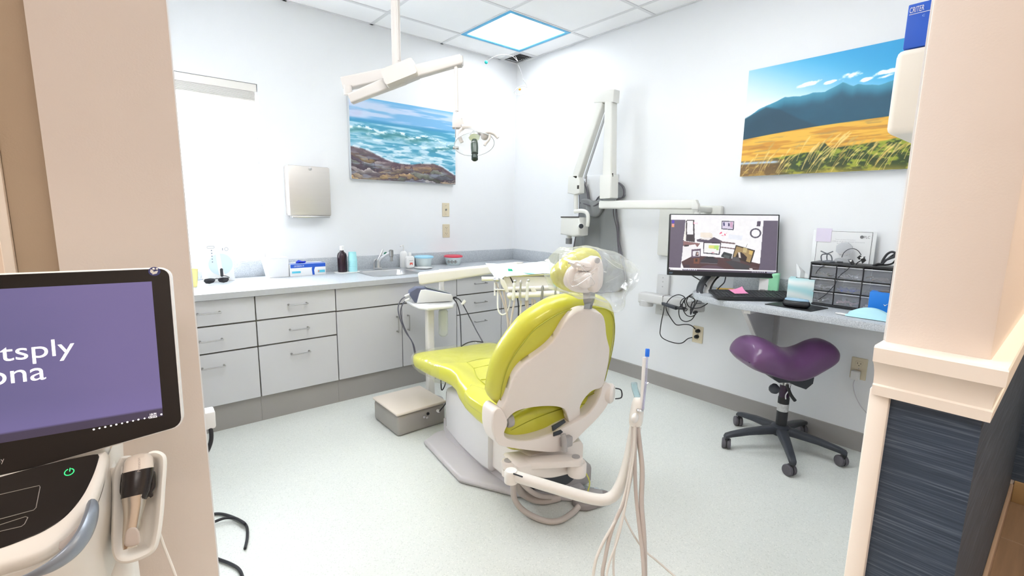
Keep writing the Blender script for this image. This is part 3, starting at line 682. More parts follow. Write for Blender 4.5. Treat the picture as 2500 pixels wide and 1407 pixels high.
# landscape canvas
def land(U, Vv):
    n = lambda a, b, s, o=4: fbm(U*a, Vv*b, s, o); one = np.ones(U.shape+(3,))
    img = mixc(one*C3(226, 236, 246), one*C3(28, 150, 205), sst(U*.75 + (Vv-.6)*.95, .05, .85))
    img = mixc(img, one*C3(235, 242, 248), sst(.62+.0*U - Vv, -.12, .02)*sst(.9-U, 0, .7)*.8)
    for cx, cy, w, h in ((.33, .78, .055, .018), (.44, .765, .03, .012), (.535, .785, .05, .028), (.69, .77, .05, .018), (.60, .735, .03, .014), (.68, .735, .03, .012)):
        q = ((U-cx)/w)**2 + ((Vv-cy-.2*(U-cx))/h)**2 + 3.4*(n(30, 26, 3)-.5)
        img = mixc(img, one*C3(245, 248, 250), 1-sst(q, .2, 1.3))
    def ridge(pts): return np.interp(U, [p[0] for p in pts], [p[1] for p in pts])
    r1 = ridge([(0, .55), (.08, .63), (.14, .655), (.22, .70), (.30, .685), (.36, .70), (.42, .69), (.50, .745), (.55, .70), (.57, .71), (.66, .675), (.73, .70), (.78, .68), (.86, .74), (.95, .80), (1, .84)]) + .012*(n(30, 2, 7)-.5)
    img = mixc(img, mixc(one*C3(58, 138, 166), one*C3(14, 74, 98), sst(r1-Vv, -.01, .12) + .25*(n(10, 7, 9)-.5)), sst(r1-Vv, -.003, .004))
    r2 = ridge([(0, .56), (.12, .64), (.2, .60), (.30, .50), (.42, .40), (.5, .36)]) ; r2 = np.where(U > .5, .0, r2)
    img = mixc(img, one*C3(16, 58, 78), sst(r2-Vv, -.01, .02)*.8)
    r3 = ridge([(.74, .66), (.86, .735), (.93, .78), (1, .84)]); img = mixc(img, one*C3(22, 54, 62)*(.8+.5*n(22, 16, 13))[..., None], sst(r3-Vv, -.003, .01)*sst(U, .74, .80))
    hz = .355 + .10*U + .012*np.sin(U*5)
    fld = mixc(one*C3(222, 172, 62), one*C3(196, 138, 44), sst(n(6, 46, 17), .4, .6))
    fld = mixc(fld, one*C3(150, 126, 78), sst(n(9, 60, 19), .55, .66)*.5)
    img = mixc(img, fld, sst(hz-Vv, -.003, .004))
    img = mixc(img, one*C3(150, 96, 28), .5*np.exp(-((Vv-.24-.03*np.sin(U*12))/.012)**2)*sst(n(9, 9, 29), .4, .55))
    bt = .16 + .15*np.clip(U-.18, 0, 1) + .04*(n(9, 3, 23)-.5) + .05*np.exp(-((U-.44)/.028)**2)*1.3
    g = mixc(one*C3(40, 60, 20), one*C3(140, 152, 44), sst(n(30, 34, 27), .38, .60)); g = mixc(g, one*C3(30, 44, 18), .8*sst(n(13, 15, 28), .50, .60)); g = mixc(g, one*C3(38, 48, 26), .8*(np.exp(-((U-.44)/.03)**2 - ((Vv-.25)/.05)**2)))
    g = mixc(g, one*C3(176, 150, 60), sst(.07-Vv + .06*(n(8, 8, 33)-.5), 0, .12))
    img = mixc(img, g, sst(bt-Vv, -.004, .01)*sst(U, .10, .26))
    img = mixc(img, one*C3(96, 70, 36), .85*sst(.155-Vv, 0, .02)*sst(.32-U, 0, .12)*(Vv > .0))
    img = mixc(img, one*C3(176, 196, 216), np.exp(-((Vv-.125+.02*U)/.011)**2)*sst(.24-U, 0, .05))
    img = mixc(img, one*C3(170, 134, 60), .8*sst(.10-Vv, 0, .03)*sst(.30-U, 0, .2)*sst(n(30, 30, 35), .4, .6))
    rs = np.random.RandomState(4)
    for k in range(95):
        x0 = rs.rand()*.95; l = .06+.17*rs.rand()*(.4+.6*(x0 > .1)); y0 = -.02+.16*rs.rand(); sl = .22+.3*rs.rand()
        yy = (Vv-y0)/l; xc = x0 + sl*(Vv-y0)*(.5+.5*yy)
        w = .0016 + .0045*sst(yy, .6, .8)*(1-sst(yy, .9, 1))
        img = mixc(img, one*(C3(232, 202, 124) if k % 3 else C3(190, 158, 80)), .75*((yy > 0) & (yy < 1))*np.exp(-((U-xc)/w)**2))
    return img
F = Frame((-.005, -2.218, 1.512), (0, -1, 0), (0, 0, 1))
t = thing('landscape_canvas', 'mountain and golden meadow photo canvas on the right wall', 'picture', (-.02, -2.7, 1.512))
obj('canvas', fbox(F, 0, 1.0, 0, .622, 0, .035, .003), mat('canvas_edge', (.62, .66, .68), .8), t)
picture('printed_picture', F, .001, .999, .001, .621, .0358, 440, 280, land, vmat('landscape_picture_paint', .5), t)

# wire butterfly hanging from the vent
t = thing('hanging_ornament', 'wire butterfly hanging by thread from the ceiling vent', 'ornament', (-.14, -.2, 2.2))
g_ = lambda l, d=3.88: [dp(x, y, d) for x, y in l]
obj('thread', tube([V((-.19, -.19, H+.01))]+g_([(1264, 150), (1252, 138), (1232, 133), (1210, 137), (1190, 148)]), .0016, 5, 4), greyp, t)
obj('thread', tube(g_([(1264, 157), (1272, 175), (1277, 195)]), .001, 5, 3), greyp, t)
obj('teal_bead', add_ball(NB(), dp(1187, 152, 3.88), .014), mat('teal_bead', (.02, .48, .42), .3), t)
obj('wire_body', tube(g_([(1277, 195), (1285, 207), (1286, 220), (1272, 232), (1255, 228), (1262, 216), (1275, 210), (1288, 212), (1292, 203), (1298, 196)]), .0022, 6, 4), satin, t)
obj('orange_bead', add_ball(NB(), dp(1269, 218, 3.88), .010), mat('orange_bead', (.85, .38, .05), .3), t)
# ================================================================== DENTAL CHAIR
CA = R(-8.8); CR = V((math.cos(CA), math.sin(CA), 0)); CH = V((-math.sin(CA), math.cos(CA), 0)); CO = V((-1.625, -2.245, 0)); ZZ = V((0, 0, 1))
def Cp(u, v, z): return CO + CR*u + CH*v + ZZ*z
def Cv(px, py, v): return (lambda F_: F_.px(px, py))(Frame(Cp(0, v, 0), CR, ZZ))          # -> (u, z) on the plane across the chair at v
chair = thing('dental_chair', 'lime green dental chair with pale shell back, in the room centre', 'dental chair', Cp(-.05, .2, 0))
UC = -.05
# --- grey floor plate with raised tapering ridge
outl = [(-.345, .735), (-.335, .30), (-.17, .075), (.04, -.09), (.14, -.05), (.20, .30), (.20, .735), (.10, .80), (-.25, .80)]
bm = NB(); add_prism(bm, [Cp(u, v, 0) for u, v in outl], ZZ*.035, .018, 3)
obj('floor_plate', bm, mat('grey_base_casting', (.56, .53, .54), .35, var=.03), chair)
bm = NB(); add_loft(bm, [[Cp(-.20, .80, .03), Cp(-.20, .80, .10), Cp(-.14, .80, .11), Cp(.10, .80, .11), Cp(.16, .80, .03)], [Cp(-.23, .70, .03), Cp(-.195, .70, .12), Cp(-.14, .70, .13), Cp(.10, .70, .13), Cp(.16, .70, .03)], [Cp(-.21, .40, .03), Cp(-.175, .40, .085), Cp(-.13, .40, .09), Cp(.08, .40, .09), Cp(.14, .40, .03)], [Cp(-.17, .12, .03), Cp(-.155, .12, .045), Cp(-.12, .12, .047), Cp(.05, .12, .047), Cp(.08, .12, .03)]])
obj('plate_ridge', bm, MATS['grey_base_casting'], chair)
# --- white pump housing
def sec(v, z0, z1, hw, r=.03, uc=-.04):
    return [Cp(uc+a, v, z0+(z1-z0)*.5+b) for a, b in rrect(-hw, hw, -(z1-z0)/2, (z1-z0)/2, min(r, (z1-z0)*.3))]
bm = NB(); add_loft(bm, [sec(.775, .10, .20, .12), sec(.76, .06, .27, .16), sec(.72, .06, .315, .18), sec(.55, .05, .35, .185), sec(.40, .05, .36, .185), sec(.30, .05, .34, .18), sec(.245, .05, .30, .17), sec(.23, .08, .25, .15)])
obj('pump_housing', bm, mat('white_painted_housing', (.80, .78, .79), .3), chair)
bm = NB(); add_loft(bm, [sec(.25, .06, .30, .15), sec(.12, .08, .29, .16), sec(0, .13, .28, .165), sec(-.06, .16, .27, .15)])
obj('lift_arm_cover', bm, chairw, chair)
obj('housing_seam', tube([Cp(-.227, .70, .10), Cp(-.229, .70, .20), Cp(-.225, .70, .30)], .0015, 5), greyp, chair)
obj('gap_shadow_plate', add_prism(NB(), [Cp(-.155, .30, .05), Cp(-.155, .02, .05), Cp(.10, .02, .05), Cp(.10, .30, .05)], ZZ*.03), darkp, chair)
# --- seat and leg cushion (one continuous upholstered body)
def seatsec(v, hw, ze, zc, zb, uc=UC, n=36, vs=0, e=.16):
    out = []
    for k in range(n):
        t = 2*math.pi*k/n; c, s = math.cos(t), math.sin(t)
        a = hw*math.copysign(abs(c)**.45, c); sg = math.copysign(abs(s)**.6, s)
        zm = (ze+zb)/2; h = (ze-zb)/2; z = zm + h*sg
        if s > 0:
            q = abs(a)/hw; z += (zc-ze)*(1-q**3)*(s**.5)
        out.append(Cp(uc+a, v + vs*(1 if s > 0 else 0), z))
    return out
S = [(-.015, .12, .46, .46, .38), (0, .20, .475, .47, .345), (.03, .225, .485, .470, .325), (.10, .245, .49, .468, .315), (.20, .255, .495, .464, .318), (.30, .258, .503, .461, .33), (.38, .252, .515, .460, .35),
     (.45, .236, .525, .462, .365), (.52, .235, .528, .468, .375), (.60, .25, .520, .472, .378), (.70, .268, .506, .470, .375), (.80, .28, .493, .466, .372), (.90, .285, .481, .460, .370), (.965, .27, .470, .454, .375), (1.0, .235, .455, .446, .388), (1.015, .17, .440, .438, .405)]
bm = NB(); add_loft(bm, [seatsec(*s) for s in S])
obj('seat_cushion', bm, lime, chair, smooth=60)
seat = bpy.data.objects['seat_cushion']
def stop(u, v):
    for i in range(len(S)-1):
        if S[i][0] <= v <= S[i+1][0]:
            t = (v-S[i][0])/(S[i+1][0]-S[i][0]); hw, ze, zc, zb = [S[i][k]*(1-t)+S[i+1][k]*t for k in (1, 2, 3, 4)]
            q = min(1, abs(u-UC)/hw); return ze + (zc-ze)*(1-q**3)
    return .47
def seam(pts, par=None): return obj('seam', tube([Cp(u, v, stop(u, v)+.001) for u, v in smoothv(pts)], .0022, 5), limes, par or seat)
def smoothv(p): return [(q.x, q.y) for q in smoothp([V((a, b, 0)) for a, b in p], 5)]
seam([(-.19, .10), (-.20, .25), (-.19, .40), (-.15, .52), (-.14, .62)]); seam([(.09, .10), (.10, .25), (.09, .40), (.05, .52), (.04, .62)])
seam([(-.19, .20), (-.05, .19), (.09, .20)]); seam([(-.19, .36), (-.05, .38), (.09, .36)]); seam([(-.15, .52), (-.05, .54), (.05, .52)]); seam([(-.14, .62), (-.05, .65), (.04, .62)])
# hip wings on either side of the seat
for s in (-1, 1):
    WP = [(Frame(Cp(0, 0, .485), CR, CH)).px(x, y) for x, y in P2("1133,956 1146,970 1168,985 1194,997 1217,988 1222,972 1190,950 1150,936")]
    bm = NB(); add_prism(bm, [Cp(a if s < 0 else 2*UC-a, v, .485) for a, v in WP], ZZ*-.045, .010, 3)
    obj('hip_wing', bm, lime, chair, smooth=60)
bm = pad(Frame(Cp(-.05, -.012, .30), CR, ZZ), [(-.225, .12), (-.23, .05), (-.20, .0), (-.10, -.02), (.08, -.015), (.20, .02), (.265, .07), (.285, .12), (.26, .165), (.1, .17), (-.1, .165)], .03, -.03, .028, n=60)
obj('seat_back_end', bm, lime, chair, smooth=60)
obj('seam', tube([Cp(-.26, -.041, .395), Cp(-.15, -.0435, .42), Cp(.0, -.0435, .435), Cp(.15, -.042, .43)], .002, 5, 4), limes, bpy.data.objects['seat_back_end'])
# clear sleeve over the foot end
def slv(v, g): return seatsec(v, *[x for x in (lambda i: (S[i][1]+g, S[i][2]+g*.8, S[i][3]+g*.8, S[i][4]-g*1.6))(min(range(len(S)), key=lambda i: abs(S[i][0]-v)))], n=36)
rg = []
for i, v in enumerate([.60, .66, .70, .75, .80, .85, .90, .965, 1.0, 1.02]):
    q = slv(min(v, 1.0), .008+.004*(i % 2)); rnd = random.Random(i)
    rg.append([p + ZZ*rnd.uniform(-.002, .004) + CH*(rnd.uniform(-.004, .004) + (.02 if v > 1.01 else 0)) for p in q])
bm = NB(); add_loft(bm, rg, False, True); obj('foot_sleeve', bm, foots, chair, smooth=25)
# --- backrest: yellow cushion and pale shell
by = (CH*-.17 + ZZ*.51).normalized()
BF = Frame(Cp(0, -.08, .42), CR, by)          # BF.z points backwards, out of the shell
cush = P2("1234.7,996 1212.8,991.6 1200,977 1201.8,960 1205,938.5 1216,897.8 1231.6,863.4 1259.7,819.6 1291,782 1338,747.7 1369,733 1400,727 1431.7,724.8 1462,727 1485,735 1499,750.8 1505.9,779 1505.3,819.6 1499,860 1492,890 1483,925 1470,948 1440,965 1380,980 1300,990")
cuo = [BF.px(x, y, -.06) for x, y in cush]
def wr(a, b, c): # wrap the sides forward a little, hollow
    return a, b, c - .30*(a+.066)**2*1.2 - .05*max(0, b-.30)**2*3
obj('back_cushion', pad(BF, cuo, -.02, -.125, .048, warp=wr, dome=-.012, n=110, ctr=(-.066, .28)), lime, chair, smooth=60)
bc = bpy.data.objects['back_cushion']
cs_ = inset(resamp(cuo, 110), .03)
obj('seam', tube([BF.p(*wr(a, b, -.0185)) for a, b in cs_], .0022, 5, closed=True), limes, bc)
shl = P2("1428.6,754 1400.5,766.4 1381.7,785.2 1362.9,816.5 1344.2,841.5 1316,866.5 1284.7,891.6 1262.8,919.7 1250.3,954 1241,985 1229,1006 1226,1026 1231,1039 1240,1037 1247,1024 1256,1013 1272.5,1004 1304,995 1345,989.8 1369,991 1378,1004 1383.6,1023.6 1388,1033 1396,1034 1412.6,1026 1418,1012 1415,996 1421,980 1434.4,965.6 1448.9,955 1475.4,951 1485,919.7 1491,885 1492.7,854 1488,841.5 1481.8,816.5 1480,794.6 1472.4,769.6 1453.6,759")
sho = [BF.px(x, y, 0) for x, y in shl]
def wr2(a, b, c): return a, b, c - .28*(a+.066)**2*1.2 - .05*max(0, b-.30)**2*3 + .012*math.exp(-((a+.03)/.07)**2)
bm = NB(); o_ = resamp(sho, 150, 6)
for _k in range(3): o_ = [((o_[i-1][0]+2*o_[i][0]+o_[(i+1) % 150][0])/4, (o_[i-1][1]+2*o_[i][1]+o_[(i+1) % 150][1])/4) for i in range(150)]
# triangulated shell faces, bent, with thickness
def shell(bm, o, F_, c0, c1, er, warp, step=.02):
    s = 1 if c1 > c0 else -1
    prof = [(er, c0)] + [(er*(1-math.sin(R(90*i/4))), c1 - s*er*(1-math.cos(R(90*i/4)))) for i in range(4, -1, -1)]
    er2 = min(er, .0035); prof = [(0, c0), (0, c1-s*er), (er2*.3, c1-s*er*.3), (er2, c1)]
    rings = [[bm.verts.new(F_.p(*warp(x, y, c))) for x, y in inset(o, d)] for d, c in prof]; n = len(o)
    for i in range(len(rings)-1):
        for k in range(n): bm.faces.new((rings[i][k], rings[i][(k+1) % n], rings[i+1][(k+1) % n], rings[i+1][k]))
    for ring, c in ((inset(o, prof[-1][0]), c1), (o, c0)):
        b2 = NB(); vs = [b2.verts.new((x, y, 0)) for x, y in ring]; 
        xs = [p[0] for p in ring]; ys = [p[1] for p in ring]
        from mathutils.geometry import tessellate_polygon
        for tr in tessellate_polygon([[V((x, y, 0)) for x, y in ring]]):
            try: b2.faces.new([vs[i] for i in tr])
            except ValueError: pass
        x = min(xs)
        for ax, lo, hi in ((0, min(xs), max(xs)), (1, min(ys), max(ys))):
            x = lo+step
            while x < hi:
                bmesh.ops.bisect_plane(b2, geom=b2.verts[:]+b2.edges[:]+b2.faces[:], plane_co=(x, 0, 0) if ax == 0 else (0, x, 0), plane_no=(1, 0, 0) if ax == 0 else (0, 1, 0)); x += step
        bmesh.ops.dissolve_degenerate(b2, dist=1e-5, edges=b2.edges[:])
        mp_ = {}
        for v in b2.verts: mp_[v] = bm.verts.new(F_.p(*warp(v.co.x, v.co.y, c)))
        for f in b2.faces: bm.faces.new([mp_[v] for v in f.verts])
        b2.free()
    bmesh.ops.remove_doubles(bm, verts=bm.verts, dist=.0008)
    return bm
shell(bm, o_, BF, -.030, .006, .008, wr2)
obj('back_shell', bm, chairw, chair, smooth=50)
sb = bpy.data.objects['back_shell']
obj('pivot_hole', lathe([(.007, 0), (.007, .004), (.004, .004)], BF.p(*BF.px(1388, 1024), .006), BF.z, 14), satin, sb)
for k, s in enumerate((-1, 1)):
    u = -.27 if s < 0 else .20
    obj('hinge_disc', lathe([(.026, 0), (.028, .006), (.028, .02), (.024, .026)], Cp(-.262 if s < 0 else .17, -.05, .445), CR*s, 24), greyp, chair)
# --- yoke (armature) under the back
YF_ = Frame(Cp(0, -.10, 0), CR, ZZ)
yk = P2("1203,1014 1208,1003 1214,997 1224,998 1234,1012 1240,1030 1238,1044 1232,1056 1236,1068 1262,1076 1300,1074 1346,1060 1372,1046 1400,1032 1430,1016 1452,992 1466,962 1470,943 1482,935 1491,942 1491,965 1484,990 1462,1020 1428,1054 1398,1084 1378,1100 1350,1106 1290,1101 1226,1091 1212,1080 1205,1062 1202,1044")
yo = [YF_.px(x, y, 0) for x, y in yk]
bm = NB(); shell(bm, resamp(yo, 120, 4), YF_, -.085, .0, .012, lambda a, b, c: (a, b, c), .3)
obj('yoke', bm, chairw, chair, smooth=50)
bm = fbox(YF_, -.055, -.005, .30, .345, .001, .03, .006); obj('yoke_bracket', bm, greyp, chair)
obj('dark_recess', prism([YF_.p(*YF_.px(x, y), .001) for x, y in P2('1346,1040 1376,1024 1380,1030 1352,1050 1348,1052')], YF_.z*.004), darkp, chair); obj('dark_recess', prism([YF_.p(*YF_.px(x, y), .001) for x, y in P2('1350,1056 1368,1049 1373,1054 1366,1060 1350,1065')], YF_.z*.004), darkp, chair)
lv = Frame(Cp(0, -.14, 0), CR, ZZ)
a_, b_ = lv.px(1368, 1066), lv.px(1377, 1104)
obj('release_lever', tube([lv.p(*lv.px(1374, 1060)), lv.p(*lv.px(1374, 1075), .012), lv.p(*lv.px(1372, 1098), .016)], .012, 10, 3, flat=(1.2, .7)), greyp, chair)
obj('side_loop_wire', tube([Cp(.27, -.08, .49), Cp(.295, -.09, .48), Cp(.29, -.10, .45), Cp(.262, -.09, .445)], .003, 6, 4), blackc, chair)
obj('side_hinge_cover', lathe([(.001, -.03), (.035, -.028), (.045, -.01), (.045, .02), (.035, .03)], Cp(.225, -.075, .475), (CR*.6-CH*.8), 20), chairw, chair)
# --- headrest
HF = Frame(Cp(-.03, -.245, 0), CR, (CH*-.06+ZZ).normalized())
hr = P2("1380,648 1400,630 1425,613 1448,608 1468,614 1478,630 1479,655 1476,690 1465,712 1440,722 1405,718 1380,708 1368,695 1364,678 1369,660")
bm = pad(HF, [HF.px(x, y, 0) for x, y in hr], .0, -.075, .035, n=72, dome=-.01); obj('headrest_cushion', bm, lime, chair, smooth=60)
hs = P2("1388,658 1410,642 1438,628 1458,626 1468,640 1470,670 1466,700 1448,714 1410,714 1386,704 1378,686")
bm = pad(HF, [HF.px(x, y, .01) for x, y in hs], -.01, .028, .02, n=60, dome=.006); obj('headrest_shell', bm, chairw, chair, smooth=60)
for pts, c0, c1 in ((("1452,630 1462,628 1472,640 1473,662 1470,690 1466,712 1452,716 1447,700 1442,680 1446,660 1448,645"), .02, .062), (("1424,676 1438,668 1448,670 1449,690 1444,704 1430,706 1422,694"), .02, .075), (("1400,640 1436,640 1450,646 1449,658 1436,664 1414,660"), .02, .055)):
    q = [HF.px(x, y, c1) for x, y in P2(pts)]; obj('headrest_linkage', pad(HF, q, c0, c1, .014, n=48, dome=.004), chairw, chair, smooth=60)
obj('headrest_knob', lathe([(.010, 0), (.010, .006), (.005, .008)], HF.p(*HF.px(1457, 636, .06), .06), HF.z, 14), greyp, chair)
a_ = BF.px(1440, 758, .01); hb = HF.px(1443, 712, .02)
obj('headrest_bar', tube([BF.p(a_[0], a_[1]-.03, -.002), BF.p(a_[0], a_[1]+.03, -.004), HF.p(hb[0], hb[1]-.02, .012), HF.p(hb[0], hb[1]+.04, .01)], .022, 4, 3, flat=(1.1, .35)), satin, chair, smooth=30)
# --- clear bag over the headrest
bag = P2("1366,640 1384,622 1420,610 1446,606 1480,614 1512,634 1530,663 1514,688 1498,712 1490,738 1478,752 1462,748 1448,728 1400,722 1374,712 1361,690 1360,662")
bo = resamp([HF.px(x, y, 0) for x, y in bag], 90, 5); cxb = sum(p[0] for p in bo)/90; cyb = sum(p[1] for p in bo)/90
def crk(p, s=.010): return p + V((noise.noise(p*22), noise.noise(p*22+V((5, 5, 5))), noise.noise(p*22+V((9, 1, 3)))))*s
rg = []
for c, f in ((-.104, .25), (-.104, .6), (-.100, .85), (-.075, 1.0), (-.035, 1.0), (.02, 1.0), (.055, .97), (.085, .9), (.092, .7), (.090, .45), (.090, .2)):
    rg.append([crk(HF.p(cxb+(x-cxb)*f, cyb+(y-cyb)*f, c), .014 if abs(f) > .3 else .012) for x, y in bo])
bm = NB(); add_loft(bm, rg); obj('plastic_bag', bm, clearp, chair, smooth=12)
# creases of the bag
bm = NB()
for l in ("1410,640 1450,690 1440,700", "1386,640 1395,700 1450,668", "1405,625 1425,670", "1500,640 1528,662 1480,690", "1468,622 1500,650 1525,662", "1400,685 1430,672 1460,650", "1410,660 1395,690"):
    add_tube(bm, [crk(HF.p(*HF.px(x, y, .095), .095), .004) for x, y in P2(l)], .0006, 4, 4)
obj('bag_creases', bm, film('bag_crease_film', a=.75), chair)
# --- rear cable covers / assistant arm root, hoses
RF_ = Frame(Cp(0, -.12, 0), CR, ZZ)
obj('rear_cover', pad(RF_, [RF_.px(x, y) for x, y in P2("1268,1136 1345,1130 1412,1126 1424,1140 1416,1152 1390,1160 1345,1170 1300,1166 1272,1158")], -.12, .0, .012, n=60), chairw, chair)
obj('rear_cover_dark', pad(RF_, [RF_.px(x, y) for x, y in P2("1335,1160 1400,1150 1412,1160 1402,1178 1380,1190 1345,1184")], -.10, -.01, .008, n=50), darkp, chair)
obj('rear_foot', add_prism(NB(), [Cp(u, v, 0) for u, v in ((.02, -.02), (.20, -.02), (.22, .12), (.20, .2), (.02, .2))], ZZ*.12, .03, 3), greyp, chair)
obj('yellow_wire', tube([Cp(.06, -.14, .17), Cp(.07, -.16, .13), Cp(.05, -.17, .09)], .003, 6, 3), mat('yellow_green_wire', (.55, .55, .1), .5), chair)
def plate_link(pts, z0, z1, m, nm):
    bm = add_prism(NB(), [V((p.x, p.y, z0)) for p in pts], ZZ*(z1-z0), .006, 2); return obj(nm, bm, m, chair)
def capsule(p, q, r, n=10):
    p, q = V(p), V(q); d = (q-p); d.z = 0; d.normalize(); s = V((-d.y, d.x, 0)); out = []
    for k in range(n+1): t = R(90+180*k/n); out.append(p + d*math.cos(t)*r + s*math.sin(t)*r)
    for k in range(n+1): t = R(-90+180*k/n); out.append(q + d*math.cos(t)*r + s*math.sin(t)*r)
    return out
z_ = .275
A_ = at(1241, 1125, 'z', z_); B_ = at(1406, 1116, 'z', z_-.0)
plate_link(capsule(A_, B_, .030), z_-.03, z_, chairw, 'upper_link')
for p in (A_, B_): obj('link_pivot', lathe([(.017, 0), (.017, .003)], V((p.x, p.y, z_)), ZZ, 20), greyp, chair)
C_ = V((A_.x, A_.y, z_-.06)); obj('link_post', lathe([(.026, 0), (.026, .03)], V((A_.x, A_.y, z_-.062)), ZZ, 20), chairw, chair)
obj('link_hub', lathe([(.038, 0), (.040, .01), (.040, .05), (.034, .06)], V((B_.x+.02, B_.y+.01, z_-.09)), ZZ, 24), chairw, chair)

# ================================================================== ASSISTANT ARM with suction holder
E_ = at(1243, 1160, 'z', .205)
vac = thing('suction_unit', 'pale suction arm with holder and hanging hoses, right of the dental chair', 'suction unit', V((E_.x, E_.y, .15)))
P_ = [dp(1248, 1160, 1.66), dp(1330, 1185, 1.64), dp(1445, 1218, 1.62), dp(1490, 1216, 1.62), dp(1515, 1185, 1.62), dp(1536, 1120, 1.62), dp(1552, 1040, 1.62)]
obj('arm_tube', tube(P_, .0195, 14, 6), nearw, vac)
obj('arm_joint', lathe([(.018, -.03), (.024, -.026), (.025, .010), (.020, .018)], P_[0], ZZ, 20), nearw, vac)
obj('arm_slot', tube([dp(1253, 1157, 1.63), dp(1276, 1165, 1.63)], .003, 6), darkp, vac)
hd = thing_ = None
T_ = dp(1553, 1022, 1.60); ax = (dp(1560, 960, 1.60)-T_).normalized()
bm = NB(); add_loft(bm, [[T_ + ax*h + (RT*math.cos(2*math.pi*k/20) + FW*math.sin(2*math.pi*k/20)*1.1)*r for k in range(20)] for r, h in ((.012, -.028), (.020, -.022), (.0225, -.01), (.0225, .015), (.020, .05), (.015, .068), (.010, .072))])
obj('holder', bm, nearw, vac)
obj('holder_cap', add_ball(NB(), dp(1550, 1021, 1.575), .017, 1, .6, 1), whitep, vac)
obj('holder_ring', lathe([(.010, 0), (.012, .004), (.010, .008)], dp(1562, 1005, 1.57), ax, 16), chrome, vac)
obj('suction_tip_slot', tube([dp(1566, 1000, 1.585), dp(1570, 930, 1.585), dp(1573, 873, 1.585)], .0062, 8), whitep, vac)
obj('saliva_tube', tube([dp(1570, 1000, 1.575), dp(1577, 930, 1.58), dp(1580, 868, 1.585)], .0038, 8), film('clear_tube_plastic', (.85, .85, 1), .5), vac)
obj('blue_tip', lathe([(.0068, 0), (.0072, .003), (.0072, .024), (.006, .026)], dp(1580, 871, 1.585), (dp(1581, 853, 1.585)-dp(1580, 871, 1.585)), 16), mat('bright_blue_tip', (.01, .16, .75), .45), vac)
obj('syringe_sleeve', tube([dp(1562, 985, 1.60), dp(1550, 950, 1.61), dp(1548, 935, 1.61)], .011, 10, 3), film('aqua_sleeve', (.75, .92, .97), .4), vac)
obj('metal_nozzle', tube([dp(1568, 985, 1.60), dp(1575, 955, 1.60), dp(1577, 940, 1.60), dp(1583, 935, 1.60)], .0035, 8, 3), chrome, vac)
# hoses: bundle hanging down from the holder to the floor
def hose(l, d0, d1, r, m, dm=None, par=vac, nm='hose'):
    q = P2(l); n = len(q); pts = []
    for i, (x, y) in enumerate(q):
        t = i/(n-1); d = d0+(d1-d0)*t + (dm or 0)*math.sin(math.pi*t); pts.append(dp(x, y, d))
    for p in pts: p.z = max(p.z, r+.001)
    return obj(nm, tube(pts, r, 10, 6), m, par)
hose("1546,1040 1544,1090 1536,1160 1525,1220 1495,1290 1478,1360 1472,1420 1500,1500", 1.60, 1.44, .0062, hosem)
hose("1548,1040 1546,1100 1530,1190 1508,1260 1470,1330 1452,1380 1450,1440 1480,1520", 1.59, 1.42, .0048, hosel)
hose("1552,1040 1550,1110 1552,1200 1560,1280 1568,1350 1572,1420 1570,1520", 1.59, 1.44, .0062, hosem)
hose("1556,1040 1562,1090 1568,1150 1566,1230 1572,1310 1574,1420 1572,1520", 1.60, 1.46, .0080, hosem)
hose("1551,1040 1546,1120 1530,1220 1510,1310 1486,1380 1476,1440", 1.58, 1.42, .0036, hosel)
hose("1550,1045 1544,1150 1520,1260 1502,1330 1498,1400 1510,1470", 1.61, 1.46, .0040, hosel)
hose("1553,1045 1540,1160 1522,1240 1538,1290 1570,1340 1610,1375 1650,1410", 1.62, 1.50, .0034, hosel)
# thick hose loops behind the arm root
lp = thing('floor_hose', 'thick taupe hose looping on the floor behind the chair base', 'hose', at(1330, 1270, 'z', 0))
def fl_hose(l, zs, r, m, nm, par, flat=None):
    pts = []
    for (x, y), z in zip(P2(l), zs): pts.append(at(x, y, 'z', max(z, r+.001)))
    return obj(nm, tube(pts, r, 10, 6, flat=flat), m, par)
fl_hose("1256,1168 1253,1195 1259,1225 1285,1252 1330,1272 1365,1272 1395,1255 1414,1236", (.19, .13, .07, .02, .013, .013, .013, .02), .0125, hosem, 'hose_loop', lp)
fl_hose("1262,1170 1272,1200 1300,1218 1330,1222 1365,1215", (.17, .08, .03, .02, .02), .018, hosem, 'hose_loop', lp)
fl_hose("1268,1172 1290,1195 1315,1210 1345,1214", (.18, .12, .07, .04), .011, hosem, 'hose_loop', lp)
t = thing('foot_switch', 'grey foot switch on the floor under the suction arm', 'foot switch', at(1435, 1235, 'z', 0))
fp = [at(x, y, 'z', 0) for x, y in P2("1397,1215 1396,1236 1412,1250 1434,1252 1470,1240 1486,1228 1484,1214 1440,1206")]
bm = prism(fp, ZZ*.035, .012, 3); obj('pedal_base', bm, mat('taupe_grey_plastic', (.30, .27, .265), .5), t)
obj('pedal_plate', prism([V((t.location.x+(p.x-t.location.x)*.7, t.location.y+(p.y-t.location.y)*.7, .034)) for p in fp], ZZ*.012, .004), greyp, t)
t = thing('plastic_wrapper', 'crumpled clear bluish wrapper on the floor beside the foot switch', 'wrapper', at(1445, 1198, 'z', 0))
q0 = at(1415, 1192, 'z', .002); q1 = at(1478, 1206, 'z', .002); bm = NB(); nx, ny = 14, 5; vs = []
sd = (q1-q0).cross(ZZ).normalized()*.035
for j in range(ny):
    for i in range(nx):
        p = q0.lerp(q1, i/(nx-1)) + sd*(j/(ny-1)-.5); vs.append(bm.verts.new(p + ZZ*(.004+.016*abs(noise.noise(p*60)))))
for j in range(ny-1):
    for i in range(nx-1): bm.faces.new((vs[j*nx+i], vs[j*nx+i+1], vs[(j+1)*nx+i+1], vs[(j+1)*nx+i]))
